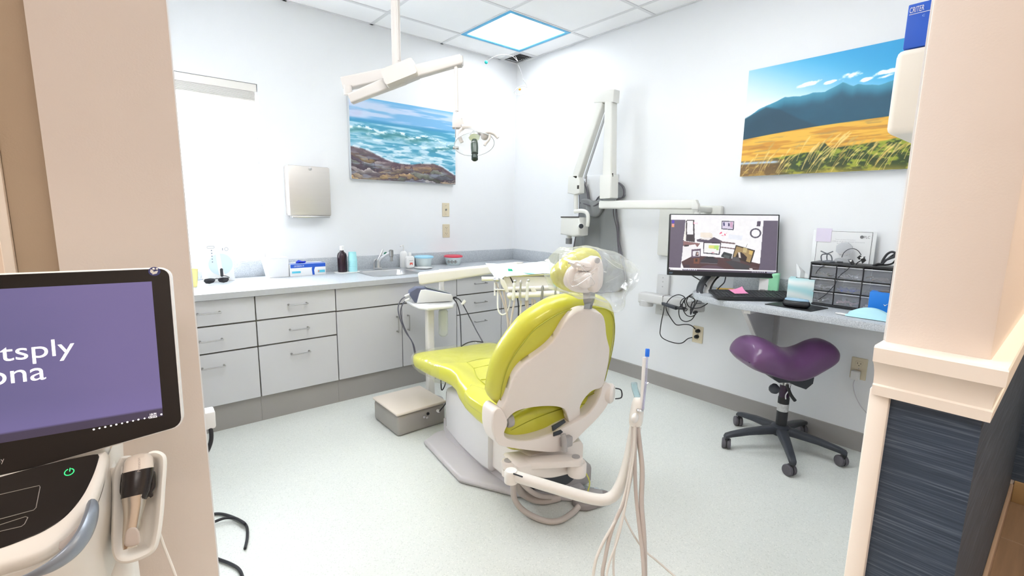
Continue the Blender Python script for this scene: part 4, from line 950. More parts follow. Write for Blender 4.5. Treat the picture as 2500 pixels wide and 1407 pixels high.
obj('wrapper_sheet', bm, film('blue_clear_film', (.8, .9, 1), .4), t)

# ================================================================== FOOT BOX (junction box) under the foot end
t = thing('utility_box', 'beige topped metal utility box on the floor under the chair foot end', 'box', (-1.765, -1.135, 0))
obj('side_case', bx(-1.925, -1.605, -1.295, -.975, .0, .125, .02, seg=3), mat('brushed_grey_metal', (.40, .375, .35), .4, .5, var=.12, vscale=5), t)
obj('lid', bx(-1.93, -1.60, -1.30, -.97, .125, .142, .012, seg=3), mat('beige_plastic_lid', (.70, .62, .54), .4, var=.02), t)
F = Frame((-1.765, -1.296, .06), (1, 0, 0), (0, 0, 1))
obj('black_port', lathe([(.009, 0), (.009, .004), (.004, .004)], F.p(.035, .032, 0), F.z, 14), blackp, t)
for a, b in ((.008, .02), (.028, .010)): obj('chrome_screw', lathe([(.008, 0), (.008, .006), (.004, .009)], F.p(a, b, 0), F.z, 12), chrome, t)
obj('white_connector', lathe([(.009, 0), (.010, .015), (.005, .022)], F.p(.10, .035, 0), F.z, 12), whitep, t)
obj('mains_lead', tube([F.p(.10, .035, .02), F.p(.13, .07, .03), F.p(.16, .11, .03), F.p(.19, .14, .03), V((-1.55, -1.30, .26)), V((-1.50, -1.25, .30))], .004, 7, 5), blackc, t)
obj('mains_lead', tube([V((-1.66, -1.10, .40)), V((-1.60, -1.16, .33)), V((-1.585, -1.2, .26)), V((-1.60, -1.24, .19)), V((-1.56, -1.22, .22)), V((-1.52, -1.16, .27))], .0038, 7, 5), blackc, t)

# ================================================================== DELIVERY UNIT
du = thing('scaler_stand', 'white post with round-cornered tray top standing beyond the chair foot', 'dental unit', (-1.50, -.96, 0))
tp = lambda x, y: at(x, y, 'z', .672)
tt = [tp(*q) for q in P2("992,733 1004,729 1080,727 1108,732 1112,738 1106,745 1080,748 1045,751 1022,748 1005,741")]
obj('tray_top', prism(tt, ZZ*-.022, .008, 3), whitep, du)
pc = at(1047, 752, 'z', .66); pd = .028
PX, PY = at(1047, 748, 'z', .655).x, at(1047, 748, 'z', .655).y
obj('post', (lambda b: add_prism(b, [V((PX+a, PY+c, 0)) for a, c in rrect(-.022, .030, -.024, .024, .014)], ZZ*.652, 0))(NB()), nearw, du)
obj('post_foot', lathe([(.09, 0), (.09, .01), (.04, .03)], (PX, PY, 0), ZZ, 24), greyp, du)
F = Frame((PX+.115, PY+.01, .43), (.9, -.43, 0), (0, 0, 1))
obj('clear_water_bottle', pad(F, rrect(-.032, .032, 0, .195, .03), -.025, .025, .02, n=56), mat('milky_bottle', (.70, .74, .70), .35), du)
obj('bottle_bracket', tube([V((PX, PY, .645)), V((PX+.05, PY+.01, .648)), F.p(0, .20, 0)], .008, 6), greyp, du)
# scaler device on the tray
t = thing('scaler_unit', 'white and navy scaler control unit on the post tray', 'device', (PX-.01, PY+.01, .673))
Q = Frame(at(1018, 741, 'z', .674), (at(1105, 737, 'z', .674)-at(1018, 741, 'z', .674)), ZZ)
L_ = (at(1105, 737, 'z', .674)-at(1018, 741, 'z', .674)).length
side = [(0, 0), (L_, .004), (L_*1.01, .03), (L_*.97, .048), (L_*.25, .088), (L_*.12, .086), (L_*.07, .06)]
obj('white_side', prism([Q.p(a, b, 0) for a, b in side], Q.z*-.02, .004), whitep, t)
obj('navy_body', prism([Q.p(a, b+.002, -.02) for a, b in [(-.012, 0), (L_*.97, .004), (L_*.97, .046), (L_*.25, .092), (L_*.02, .096), (-.04, .07), (-.045, .05)]], Q.z*-.10, .006), mat('slate_navy_plastic', (.10, .11, .17), .4), t)
obj('touch_panel', add_prism(NB(), [Q.p(L_*.28, .0965, -.03), Q.p(L_*.9, .054, -.03), Q.p(L_*.9, .054, -.10), Q.p(L_*.28, .0965, -.10)], Q.y*.002), mat('grey_green_panel', (.30, .34, .34), .2), t)
for k in range(2): obj('rear_plug', lathe([(.008, 0), (.008, .03), (.005, .034)], Q.p(-.042, .055-.03*k, -.04), -Q.x*1.0 - Q.y*.4, 10), whitep, t)
obj('device_cord', tube([Q.p(-.065, .045, -.04), Q.p(-.10, .02, -.03), Q.p(-.12, -.03, -.02), Q.p(-.11, -.10, 0), Q.p(-.08, -.18, .02), Q.p(-.04, -.25, .04), Q.p(-.02, -.36, .03)], .004, 7, 5), mat('grey_cord', (.10, .10, .13), .5), t)
obj('device_cord', tube([Q.p(-.065, .02, -.04), Q.p(-.09, -.01, -.03), Q.p(-.105, -.06, -.02), Q.p(-.09, -.14, 0), Q.p(-.06, -.21, .02), Q.p(-.03, -.27, .04), Q.p(-.015, -.36, .03)], .0035, 7, 5), MATS['grey_cord'], t)
obj('power_cord', tube([dp(1106, 728, 2.98), dp(1116, 742, 2.97), dp(1123, 770, 2.95), dp(1125, 810, 2.9), dp(1126, 846, 2.8)], .0035, 7, 5), blackc, t)
pw = obj('power_cord', tube([dp(1107, 728, 2.98), dp(1122, 732, 2.97), dp(1140, 762, 2.93), dp(1160, 802, 2.85), dp(1179, 836, 2.72)], .0035, 7, 5), blackc, t)
obj('power_cord', tube([dp(1126, 846, 2.8), dp(1140, 838, 2.75), dp(1158, 834, 2.72), dp(1179, 836, 2.72)], .0035, 7, 4), blackc, t)
obj('white_cord_tag', tube([dp(1128, 744, 2.955), dp(1136, 734, 2.955)], .010, 6, flat=(1, .4)), whitep, t)
# beam and delivery head
t = thing('delivery_unit', 'cream instrument delivery arm and tray hanging over the chair lap', 'dental unit', dp(1270, 690, 2.7))
p0, p1 = dp(1022, 681, 2.95), dp(1266, 648, 3.08); u_ = (p1-p0).normalized(); s_ = u_.cross(ZZ).normalized(); w_ = s_.cross(u_)
rg = []
for k, (f, hh) in enumerate(((0, .032), (.02, .038), (.25, .036), (.6, .030), (.97, .022), (1, .017))): rg.append([p0.lerp(p1, f) + s_*a*(.035/.036) + w_*b for a, b in rrect(-.03, .03, -hh, hh, min(.014, hh*.8))])
bm = NB(); add_loft(bm, rg); obj('support_beam', bm, nearw, t)
hub = dp(1245, 668, 2.98)
obj('beam_pivot', lathe([(.03, -.04), (.03, .05)], p1 - ZZ*.03, ZZ, 20), nearw, t)
obj('post_link', tube([at(1078, 727, 'z', .672), at(1078, 727, 'z', .672)+ZZ*.20], .018, 12), nearw, t)
D_ = 2.62
hf = Frame(dp(1270, 675, D_), RT - UP*.0 + FW*.0, ZZ)
def hp(x, y, c=0): return hf.p(*hf.px(x, y, c), c)
body = [hp(x, y) for x, y in P2("1226,672 1360,676 1354,710 1240,714 1228,690")]
obj('head_body', prism(body, -hf.z*.10, .010, 3), nearw, t)
obj('head_side_plate', prism([hp(x, y, .004) for x, y in P2("1220,678 1232,684 1243,712 1236,714 1222,692")], hf.z*.02, .004), nearw, t)
obj('steel_tray', prism([hf.p(a, b, c) for a, b, c in [(*hf.px(1232, 677), .01), (*hf.px(1340, 671), .01), (*hf.px(1344, 660), -.22), (*hf.px(1250, 662), -.22)]], ZZ*.006, 0), chrome, t)
obj('handle_bar', tube([hp(1242, 722, .03), hp(1365, 716, .03)], .0165, 14), nearw, t)
obj('handle_bar_end', add_ball(NB(), hp(1245, 722, .03), .0185), nearw, t)
obj('handle_bar_rear', tube([hp(1240, 706, .008), hp(1356, 702, .008)], .012, 12), nearw, t)
obj('bar_bracket', prism([hp(x, y, .02) for x, y in P2("1294,702 1304,700 1312,716 1300,718")], hf.z*.02, .003), nearw, t)
obj('left_handle', tube([hp(1176, 681, .0), hp(1212, 681, .0)], .012, 10), whitep, t)
for i, (x, y0, y1, y2, m_, r_) in enumerate(((1256, 688, 728, 732, whitep, .0085), (1272, 684, 728, 730, chrome, .0065), (1289, 686, 728, 732, whitep, .0085), (1325, 697, 728, 730, satin, .0070), (1357, 697, 728, 740, satin, .0060))):
    h = obj('handpiece', (lambda b: (add_loft(b, [[hp(x+(-(y-y0)*.07)+math.cos(2*math.pi*k/12)*0, y, .045) + RT*math.cos(2*math.pi*k/12)*r + FW*math.sin(2*math.pi*k/12)*r for k in range(12)] for y, r in ((y0, r_*.5), (y0+5, r_*1.1), (y0+9, r_*1.15), (y0+14, r_*.8), (y1-12, r_), (y1, r_*1.1), (y1+6, r_*.8))]), b)[-1])(NB()), m_, t)
    if m_ is whitep: obj('handpiece_head', add_ball(NB(), hp(x+1, y0-1, .047), .0085), chrome, h)
obj('instrument_hose', tube([dp(x, y, D_-.02) for x, y in P2("1256,734 1250,770 1245,810 1242,850 1242,870")], .0055, 8, 5), hosem, t)
obj('instrument_hose', tube([dp(x, y, D_) for x, y in P2("1229,705 1236,750 1241,800 1244,850 1246,872")], .0055, 8, 5), hosem, t)
obj('instrument_hose', tube([dp(x, y, D_) for x, y in P2("1272,734 1270,770 1271,810 1270,870")], .0055, 8, 5), hosel, t)
obj('instrument_hose', tube([dp(x, y, D_) for x, y in P2("1288,734 1287,760 1286,790 1290,830")], .0075, 8, 5), hosem, t)
obj('instrument_hose', tube([dp(x, y, D_) for x, y in P2("1300,730 1299,750 1292,760 1286,752 1283,735")], .006, 8, 5), hosem, t)
obj('instrument_hose', tube([dp(x, y, D_) for x, y in P2("1306,732 1306,760 1304,775")], .0055, 8, 5), hosem, t)
obj('instrument_hose', tube([dp(x, y, D_) for x, y in P2("1325,732 1323,755 1322,770")], .0055, 8, 5), whitep, t)
obj('instrument_hose', tube([dp(x, y, D_) for x, y in P2("1216,692 1215,730 1216,755 1224,768 1236,764 1244,745 1247,722")], .0042, 8, 5), whitep, t)
obj('instrument_hose', tube([dp(x, y, D_) for x, y in P2("1211,690 1226,730 1238,770 1246,800")], .0045, 8, 5), hosem, t)
obj('instrument_hose', tube([dp(x, y, D_) for x, y in P2("1243,672 1252,690 1262,720 1266,760 1262,810 1254,838")], .0035, 8, 5), blackc, t)
obj('side_rod', tube([dp(1208, 690, D_), dp(1208, 722, D_)], .005, 8), whitep, t); obj('side_rod', tube([dp(1206, 707, D_-.01), dp(1232, 708, D_-.01)], .0035, 8), whitep, t)
obj('side_block', (lambda b: add_ball(b, dp(1213, 683, D_-.01), .02, 1, 1, .6))(NB()), chrome, t)
# aqua bib sheet over the tray
t2 = thing('tray_sheet', 'white and aqua disposable paper sheet draped over the instrument tray', 'sheet', dp(1275, 668, D_))
bm = NB(); nx, ny = 26, 10; vs = []
T0 = [hf.px(1180, 657), hf.px(1238, 663), hf.px(1262, 660), hf.px(1300, 656), hf.px(1340, 655), hf.px(1362, 662)]
B0 = [hf.px(1216, 692), hf.px(1232, 676), hf.px(1262, 673), hf.px(1300, 671), hf.px(1344, 669), hf.px(1358, 700)]
def ip(L, t): t *= len(L)-1; i = min(int(t), len(L)-2); f = t-i; return (L[i][0]*(1-f)+L[i+1][0]*f, L[i][1]*(1-f)+L[i+1][1]*f)
for j in range(ny):
    for i in range(nx):
        a = ip(B0, i/(nx-1)); b = ip(T0, i/(nx-1)); f = j/(ny-1)
        p = hf.p(a[0]*(1-f)+b[0]*f, a[1]*(1-f)+b[1]*f + .012*f, .016-.20*f); vs.append(bm.verts.new(p + ZZ*(.004 + .006*noise.noise(p*25))))
for j in range(ny-1):
    for i in range(nx-1): bm.faces.new((vs[j*nx+i], vs[j*nx+i+1], vs[(j+1)*nx+i+1], vs[(j+1)*nx+i]))
obj('paper_sheet', bm, mat('pale_aqua_sheet', (.72, .86, .87), .7, var=.12, vscale=9), t2, smooth=60)
obj('aqua_fold', prism([hp(x, y, .024) for x, y in P2("1342,672 1348,671 1361,700 1358,712")], hf.z*.001), mat('aqua_sheet_back', (.25, .68, .70), .7), t2)
obj('aqua_fold', prism([hp(x, y, .024) for x, y in P2("1276,666 1310,668 1290,670")], hf.z*.001), MATS['aqua_sheet_back'], t2)
obj('green_clip', prism([hp(x, y, .03) for x, y in P2("1240,656 1250,657 1252,662 1241,662")], hf.z*.01), mat('mint_clip', (.05, .62, .40), .5), t2)

# ================================================================== CEILING DENTAL LIGHT
t = thing('dental_light', 'cream ceiling-mounted dental light with jointed arms and glass reflector', 'dental lamp', V((-1.775, -1.085, 2.05)))
pl_ = dp(968, 150, 2.6); pxy = (pl_.x, pl_.y)
obj('ceiling_pole', tube([(pxy[0], pxy[1], H), (pxy[0], pxy[1], pl_.z-.04)], .0245, 20), creamlamp, t)
obj('pole_channel', tube([(pxy[0]-.0, pxy[1]-.022, H), (pxy[0], pxy[1]-.022, pl_.z)], .006, 8), creamlamp, t)
obj('ceiling_flange', lathe([(.09, 0), (.09, .012), (.05, .04), (.03, .045)], (pxy[0], pxy[1], H), (0, 0, -1), 24), creamlamp, t)
def beam(a, b, h0, h1, w, nm, m=creamlamp, r=.01):
    a, b = V(a), V(b); u = (b-a).normalized(); s = u.cross(ZZ).normalized(); w_ = s.cross(u)
    bm = NB(); add_loft(bm, [[a.lerp(b, f) + s*x + w_*y for x, y in rrect(-w, w, -hh, hh, r)] for f, hh in ((0, h0), (1, h1))]); return obj(nm, bm, m, t)
b0, b1 = dp(838, 206, 2.62), dp(975, 176, 2.62)
beam(b0, b1, .034, .030, .028, 'upper_arm'); obj('arm_pivot', lathe([(.022, 0), (.022, .05)], dp(850, 232, 2.6), ZZ, 16), creamlamp, t)
b2, b3 = dp(856, 242, 2.58), dp(985, 190, 2.56)
beam(b2, b3, .026, .034, .026, 'lower_arm')
hubp = dp(985, 184, 2.55); F = Frame(hubp, (b3-b2), ZZ)
bm = NB()
add_loft(bm, [[F.p(a, b, c) for a, b in rrect(-.10, .08, -.04-s, .055+s*.2, .012)] for c, s in ((-.045, -.012), (-.030, .0), (.030, .0), (.05, -.012))]); obj('hub_box', bm, creamlamp, t)
b4 = dp(1127, 147, 2.52); beam(hubp, b4, .034, .026, .026, 'spring_arm')
obj('arm_end_cap', prism([dp(x, y, 2.50) for x, y in P2("1112,138 1129,134 1130,150 1126,156 1114,157")], FW*.05, .006), creamlamp, t)
obj('drop_rod', tube([dp(1113, 158, 2.52), dp(1115, 272, 2.52)], .0098, 12), creamlamp, t)
yk_ = prism([dp(x, y, 2.50) for x, y in P2("1107,271 1124,272 1134,306 1126,312 1104,311 1104,290")], FW*.035, .005); obj('yoke_block', yk_, creamlamp, t)
for x, y in ((1114, 273), (1127, 290), (1126, 306)): obj('screw', lathe([(.003, 0), (.003, .002)], dp(x, y, 2.498), -FW, 8), satin, t)
obj('lamp_yoke', tube([dp(x, y, 2.47) for x, y in P2("1128,310 1140,309 1155,313 1170,321 1181,331")], .0125, 12, 5, flat=(1, .7)), creamlamp, t)
obj('lamp_yoke', tube([dp(x, y, 2.50) for x, y in P2("1132,313 1124,320 1122,334 1128,348")], .010, 10, 5, flat=(1, .6)), creamlamp, t)
obj('grab_handle', tube([dp(x, y, 2.43) for x, y in P2("1180,326 1192,323 1206,327 1216,337")], .0085, 10, 5), creamlamp, t)
obj('grab_handle', tube([dp(x, y, 2.43) for x, y in P2("1196,328 1194,340 1186,350 1183,356")], .0065, 10, 5), creamlamp, t)
obj('side_handle', tube([dp(1106, 361, 2.5), dp(1120, 362, 2.5)], .0075, 10), satin, t); obj('thin_rod', tube([dp(1112, 312, 2.5), dp(1112, 336, 2.5)], .003, 6), satin, t)
obj('yoke_knuckle', add_ball(NB(), dp(1183, 333, 2.45), .020), creamlamp, t)
# glass reflector dish seen from its rim
c_ = dp(1158, 352, 2.47); axd = (UP*.86 + FW*.45 - RT*.12).normalized(); u1 = RT - axd*RT.dot(axd); u1.normalize(); u2 = axd.cross(u1)
prof = [(.022, .088), (.06, .075), (.085, .05), (.10, .02), (.104, -.002)]
bm = NB(); add_loft(bm, [[c_ + axd*h + (u1*math.cos(2*math.pi*k/40) + u2*math.sin(2*math.pi*k/40)*.8)*r for k in range(40)] for r, h in prof+[(r-.003, h-.003) for r, h in prof[::-1]]], False, False)
gm = mat('clear_reflector_glass', (.92, .95, .96), .04, trans=.0, alpha=.22, spec=.9); obj('reflector_dish', bm, gm, t)
obj('dish_rim', tube([c_ + axd*-.002 + (u1*math.cos(2*math.pi*k/40) + u2*math.sin(2*math.pi*k/40)*.8)*.104 for k in range(40)], .0016, 6, closed=True), mat('rim_grey', (.5, .52, .53), .3), t)
g1 = mat('dark_green_lamp', (.045, .065, .05), .3)
obj('bulb_cap', lathe([(.018, 0), (.018, .016), (.012, .026), (.004, .028)], dp(1158, 332, 2.46), axd, 18), blackp, t)
obj('silver_collar', lathe([(.028, 0), (.03, .006), (.02, .012)], dp(1158, 336, 2.46), axd, 20), chrome, t)
obj('bulb_shield', lathe([(.017, 0), (.019, .03), (.018, .06), (.013, .078)], dp(1159, 375, 2.40), (dp(1158, 345, 2.42)-dp(1159, 375, 2.40)), 18), g1, t)
obj('shield_base', lathe([(.012, -.004), (.0165, 0), (.0165, .02), (.013, .022)], dp(1159, 389, 2.39), (dp(1158, 360, 2.42)-dp(1159, 389, 2.39)), 18), mat('green_black_cap', (.02, .035, .03), .25), t)
obj('shield_chrome_band', lathe([(.0185, 0), (.0185, .004)], dp(1158, 352, 2.415), axd, 18), chrome, t)
# ================================================================== WALL X-RAY UNIT
t = thing('xray_unit', 'white wall-mounted dental x-ray unit with folded arms on the right wall', 'x-ray unit', (0, -1.85, 1.0))
obj('wall_plate', bx(-.045, 0, -2.12, -1.665, .98, 1.335, .012), mat('warm_white_enamel', (.73, .73, .69), .35), t); enam = MATS['warm_white_enamel']
XF = Frame((-.20, 0, 0), (0, -1, 0), ZZ)
def xb(p, q, w, d, nm, c=0, r=.012):
    a, b = V((*XF.px(*p, c), 0)), V((*XF.px(*q, c), 0)); u = (b-a).normalized(); n = V((-u.y, u.x, 0))
    ws = w if isinstance(w, tuple) else (w, w); bm = NB()
    ring = lambda P, ww: [XF.p(P.x+n.x*x, P.y+n.y*x, c+y) for x, y in rrect(-ww, ww, -d, d, min(r, ww*.9, d*.9))]
    add_loft(bm, [ring(a, ws[0]*.9), ring(a+u*.004, ws[0]), ring(b-u*.004, ws[1]), ring(b, ws[1]*.9)]); return obj(nm, bm, enam, t)
xb((1468, 500), (1700, 500), .030, .028, 'horizontal_arm')
obj('arm_elbow', (lambda b: add_prism(b, [XF.p(*XF.px(x, y)) for x, y in P2("1694,488 1704,488 1710,500 1710,512 1694,512")], XF.z*.03, .004))(NB()), enam, t)
obj('wall_pivot', tube([XF.p(*XF.px(1703, 512)), XF.p(*XF.px(1703, 524))], .020, 14), enam, t); obj('wall_bracket', bx(-.22, -.04, -2.06, -2.02, 1.29, 1.325, .006), enam, t)
xb((1486, 485), (1487, 428), (.056, .056), .045, 'post_base', .002)
xb((1488, 432), (1492, 232), (.044, .034), .034, 'vertical_arm')
obj('arm_slot', fbox(XF, XF.px(1500, 440)[0], XF.px(1503, 440)[0], XF.px(1500, 432)[1], XF.px(1500, 424)[1], .03, .032), slot, t)
q = [XF.p(*XF.px(x, y, .0)) for x, y in P2("1459,222 1507,220 1505,251 1456,253")]
obj('top_joint', prism([p - XF.z*.035 for p in q], XF.z*.07, .008, 3), enam, t)
xb((1469, 250), (1409, 434), (.036, .034), .030, 'scissor_arm', .0)
a, b = XF.px(1486, 256, .0), XF.px(1427, 436, .0)
obj('spring_rod', tube([XF.p(*a, .0), XF.p(*b, .0)], .009, 8), satin, t)
q = [XF.p(*XF.px(x, y)) for x, y in P2("1393,430 1415,428 1421,440 1421,472 1408,476 1391,472")]
obj('lower_joint', prism([p - XF.z*.03 for p in q], XF.z*.06, .007, 3), enam, t)
obj('joint_catch', fbox(XF, XF.px(1416, 455)[0], XF.px(1420, 455)[0], XF.px(1416, 462)[1], XF.px(1416, 453)[1], .03, .033), slot, t)
obj('head_stem', tube([XF.p(*XF.px(1406, 474)), XF.p(*XF.px(1406, 518))], .0175, 14), enam, t)
obj('head_yoke', tube([XF.p(*XF.px(x, y), .02) for x, y in P2("1407,517 1424,515 1437,520 1440,535 1438,553")], .016, 12, 5, flat=(1, .8)), enam, t)
q = [XF.p(*XF.px(x, y)) for x, y in P2("1381,531 1426,531 1428,545 1427,575 1412,578 1379,572")]
obj('tube_head', prism([p - XF.z*.05 for p in q], XF.z*.11, .016, 3), enam, t)
obj('head_top_seam', prism([XF.p(*XF.px(x, y), .061) for x, y in P2("1382,529 1427,529 1427,532 1382,532")], XF.z*.002), slot, t)
obj('side_knob', lathe([(.001, -.005), (.022, 0), (.022, .03), (.018, .034)], XF.p(*XF.px(1430, 552), .06), (XF.x*.75+XF.z*.65), 20), enam, t)
obj('knob_cap', lathe([(.0185, 0), (.018, .006), (.01, .007)], XF.p(*XF.px(1430, 552), .06)+(XF.x*.75+XF.z*.65).normalized()*.034, (XF.x*.75+XF.z*.65), 20), darkp, t)
obj('cone', tube([XF.p(*XF.px(1390, 574)), XF.p(*XF.px(1389, 583))], .021, 18), enam, t)
obj('cone_ring', lathe([(.026, 0), (.026, .044), (.023, .046)], XF.p(*XF.px(1389, 582)), (0, 0, -1), 24), mat('dark_cone_ring', (.20, .20, .21), .35), t)

# ================================================================== LEAD APRON on the wall
AF = Frame((-.03, 0, 0), (0, -1, 0), ZZ)
t = thing('lead_apron', 'grey lead apron hanging on the wall under the x-ray arms', 'apron', (-.03, -1.08, .66))
out = P2("1424,440 1432,452 1436,470 1440,488 1452,492 1468,480 1480,470 1496,452 1508,444 1520,452 1526,468 1524,482 1510,488 1506,520 1510,560 1518,620 1528,660 1530,690 1522,706 1505,712 1490,712 1450,712 1410,660 1404,620 1410,560 1416,510 1414,470")
def aw(a, b, c): return a, b, c + .012*math.sin(a*34+b*5)*(1 if c > .005 else .2) + .006*math.sin(a*70-b*9)
bm = NB(); ao = resamp([AF.px(x, y) for x, y in out], 110, 5); shell(bm, ao, AF, -.008, .012, .004, aw, .03)
ap = obj('apron_body', bm, apron_m, t, smooth=60)
obj('edge_binding', tube([AF.p(*aw(a, b, .012)) for a, b in ao], .0055, 6, closed=True), apron_e, ap)
obj('side_seam', tube([AF.p(*aw(*AF.px(x, y), .016)) for x, y in P2("1502,488 1499,520 1506,560 1513,610 1520,655")], .0035, 6, 5), apron_e, ap)
obj('dark_flap', prism([AF.p(*AF.px(x, y), -.006) for x, y in P2("1411,600 1397,640 1400,660 1420,655 1424,600")], AF.z*.012, .003), mat('dark_apron_back', (.045, .05, .05), .6), ap)
obj('collar', pad(AF, [AF.px(x, y) for x, y in P2("1426,490 1440,486 1456,492 1474,488 1484,500 1478,516 1464,530 1448,526 1434,512")], .02, .055, .014, n=48, warp=lambda a, b, c: (a, b, c+.008*math.sin(a*60))), apron_m, t)
obj('collar_fold', tube([AF.p(*AF.px(x, y), .056) for x, y in P2("1428,496 1444,500 1458,504 1474,496")], .0055, 6, 5), apron_e, t)
obj('hanger_strap', tube([AF.p(*AF.px(1432, 430), .0), AF.p(*AF.px(1433, 470), .012)], .008, 6, flat=(1, .4)), greyp, t)
tag(obj('wall_panel', bx(-.012, 0, -1.255, -.90, 1.30, 1.58, .004), wallw), 'small white backing panel on the wall behind the lead apron', 'panel')

# ================================================================== MONITOR ARM, MONITOR
t = thing('monitor_mount', 'grey wall arm on a vertical track with curved monitor stalk', 'monitor arm', (0, -1.71, .52))
gsl = mat('silver_grey_plastic', (.62, .62, .62), .4)
WF = Frame((0, 0, 0), (0, -1, 0), ZZ)
y0_, y1_ = -WF.px(1607, 720)[0], -WF.px(1636, 720)[0]; zt, zb = WF.px(1624, 671)[1], WF.px(1618, 768)[1]
obj('wall_track', bx(-.028, 0, y1_, y0_, zb, zt, .006), gsl, t)
for zz in (zt-.02, zt-.05, zt-.085, zb+.04): obj('track_screw', lathe([(.005, 0), (.005, .001), (.002, .001)], (-.028, (y0_+y1_)/2, zz), (-1, 0, 0), 10), satin, t)
bm = NB(); add_loft(bm, [[V((-.12+a, y, .672+b)) for a, b in rrect(-.045, .045, -.035, .040, .014)] for y in (-1.615, -1.63)]+[[V((-.12+a, y, .675+b)) for a, b in rrect(-.042, .042, -.028, .038, .012)] for y in (-1.72, -1.74)]+[[V((-.12+a, y, .675+b)) for a, b in rrect(-.045, .045, -.030, .036, .012)] for y in (-2.02, -2.055)]); obj('arm_housing', bm, gsl, t)
obj('pivot_drum', lathe([(.048, 0), (.05, .004), (.05, .04), (.046, .044)], (-.12, -1.655, .615), ZZ, 28), gsl, t); obj('track_block', bx(-.10, -.02, -1.73, -1.66, .63, .70, .006), gsl, t)
obj('housing_joint', bx(-.166, -.074, -1.816, -1.812, .650, .7145, 0), greyp, t)
obj('end_drum', lathe([(.05, 0), (.052, .004), (.052, .05), (.046, .054)], (-.13, -2.05, .645), ZZ, 28), gsl, t)
obj('chrome_collar', lathe([(.032, 0), (.034, .008), (.028, .018)], (-.14, -2.05, .705), ZZ, 24), chrome, t)
obj('tilt_knob', lathe([(.018, -.02), (.02, -.016), (.02, .016), (.018, .02)], dp(1708, 718, 2.93), RT+FW*.6, 18), chrome, t)
mc = 2.86
obj('curved_stalk', tube([dp(x, y, d) for x, y, d in ((1707, 716, 2.92), (1710, 700, 2.92), (1718, 685, 2.92), (1732, 668, 2.93), (1750, 640, 2.94))], .022, 10, 6, flat=(.5, 1)), darkp, t)
obj('stalk_inner', tube([dp(x, y, d) for x, y, d in ((1724, 716, 2.93), (1727, 700, 2.93), (1735, 685, 2.93), (1748, 668, 2.94), (1765, 640, 2.95))], .017, 10, 6, flat=(.5, 1)), gsl, t)
obj('curved_stalk', tube([dp(x, y, d) for x, y, d in ((1731, 714, 2.94), (1735, 698, 2.94), (1744, 683, 2.94), (1758, 668, 2.95), (1772, 640, 2.95))], .012, 10, 6, flat=(.6, 1)), blackp, t)
obj('mount_plate', (lambda b: add_box(b, dp(1768, 600, 2.925), RT*.06, UP*.06, FW*.02, .004))(NB()), darkp, t)
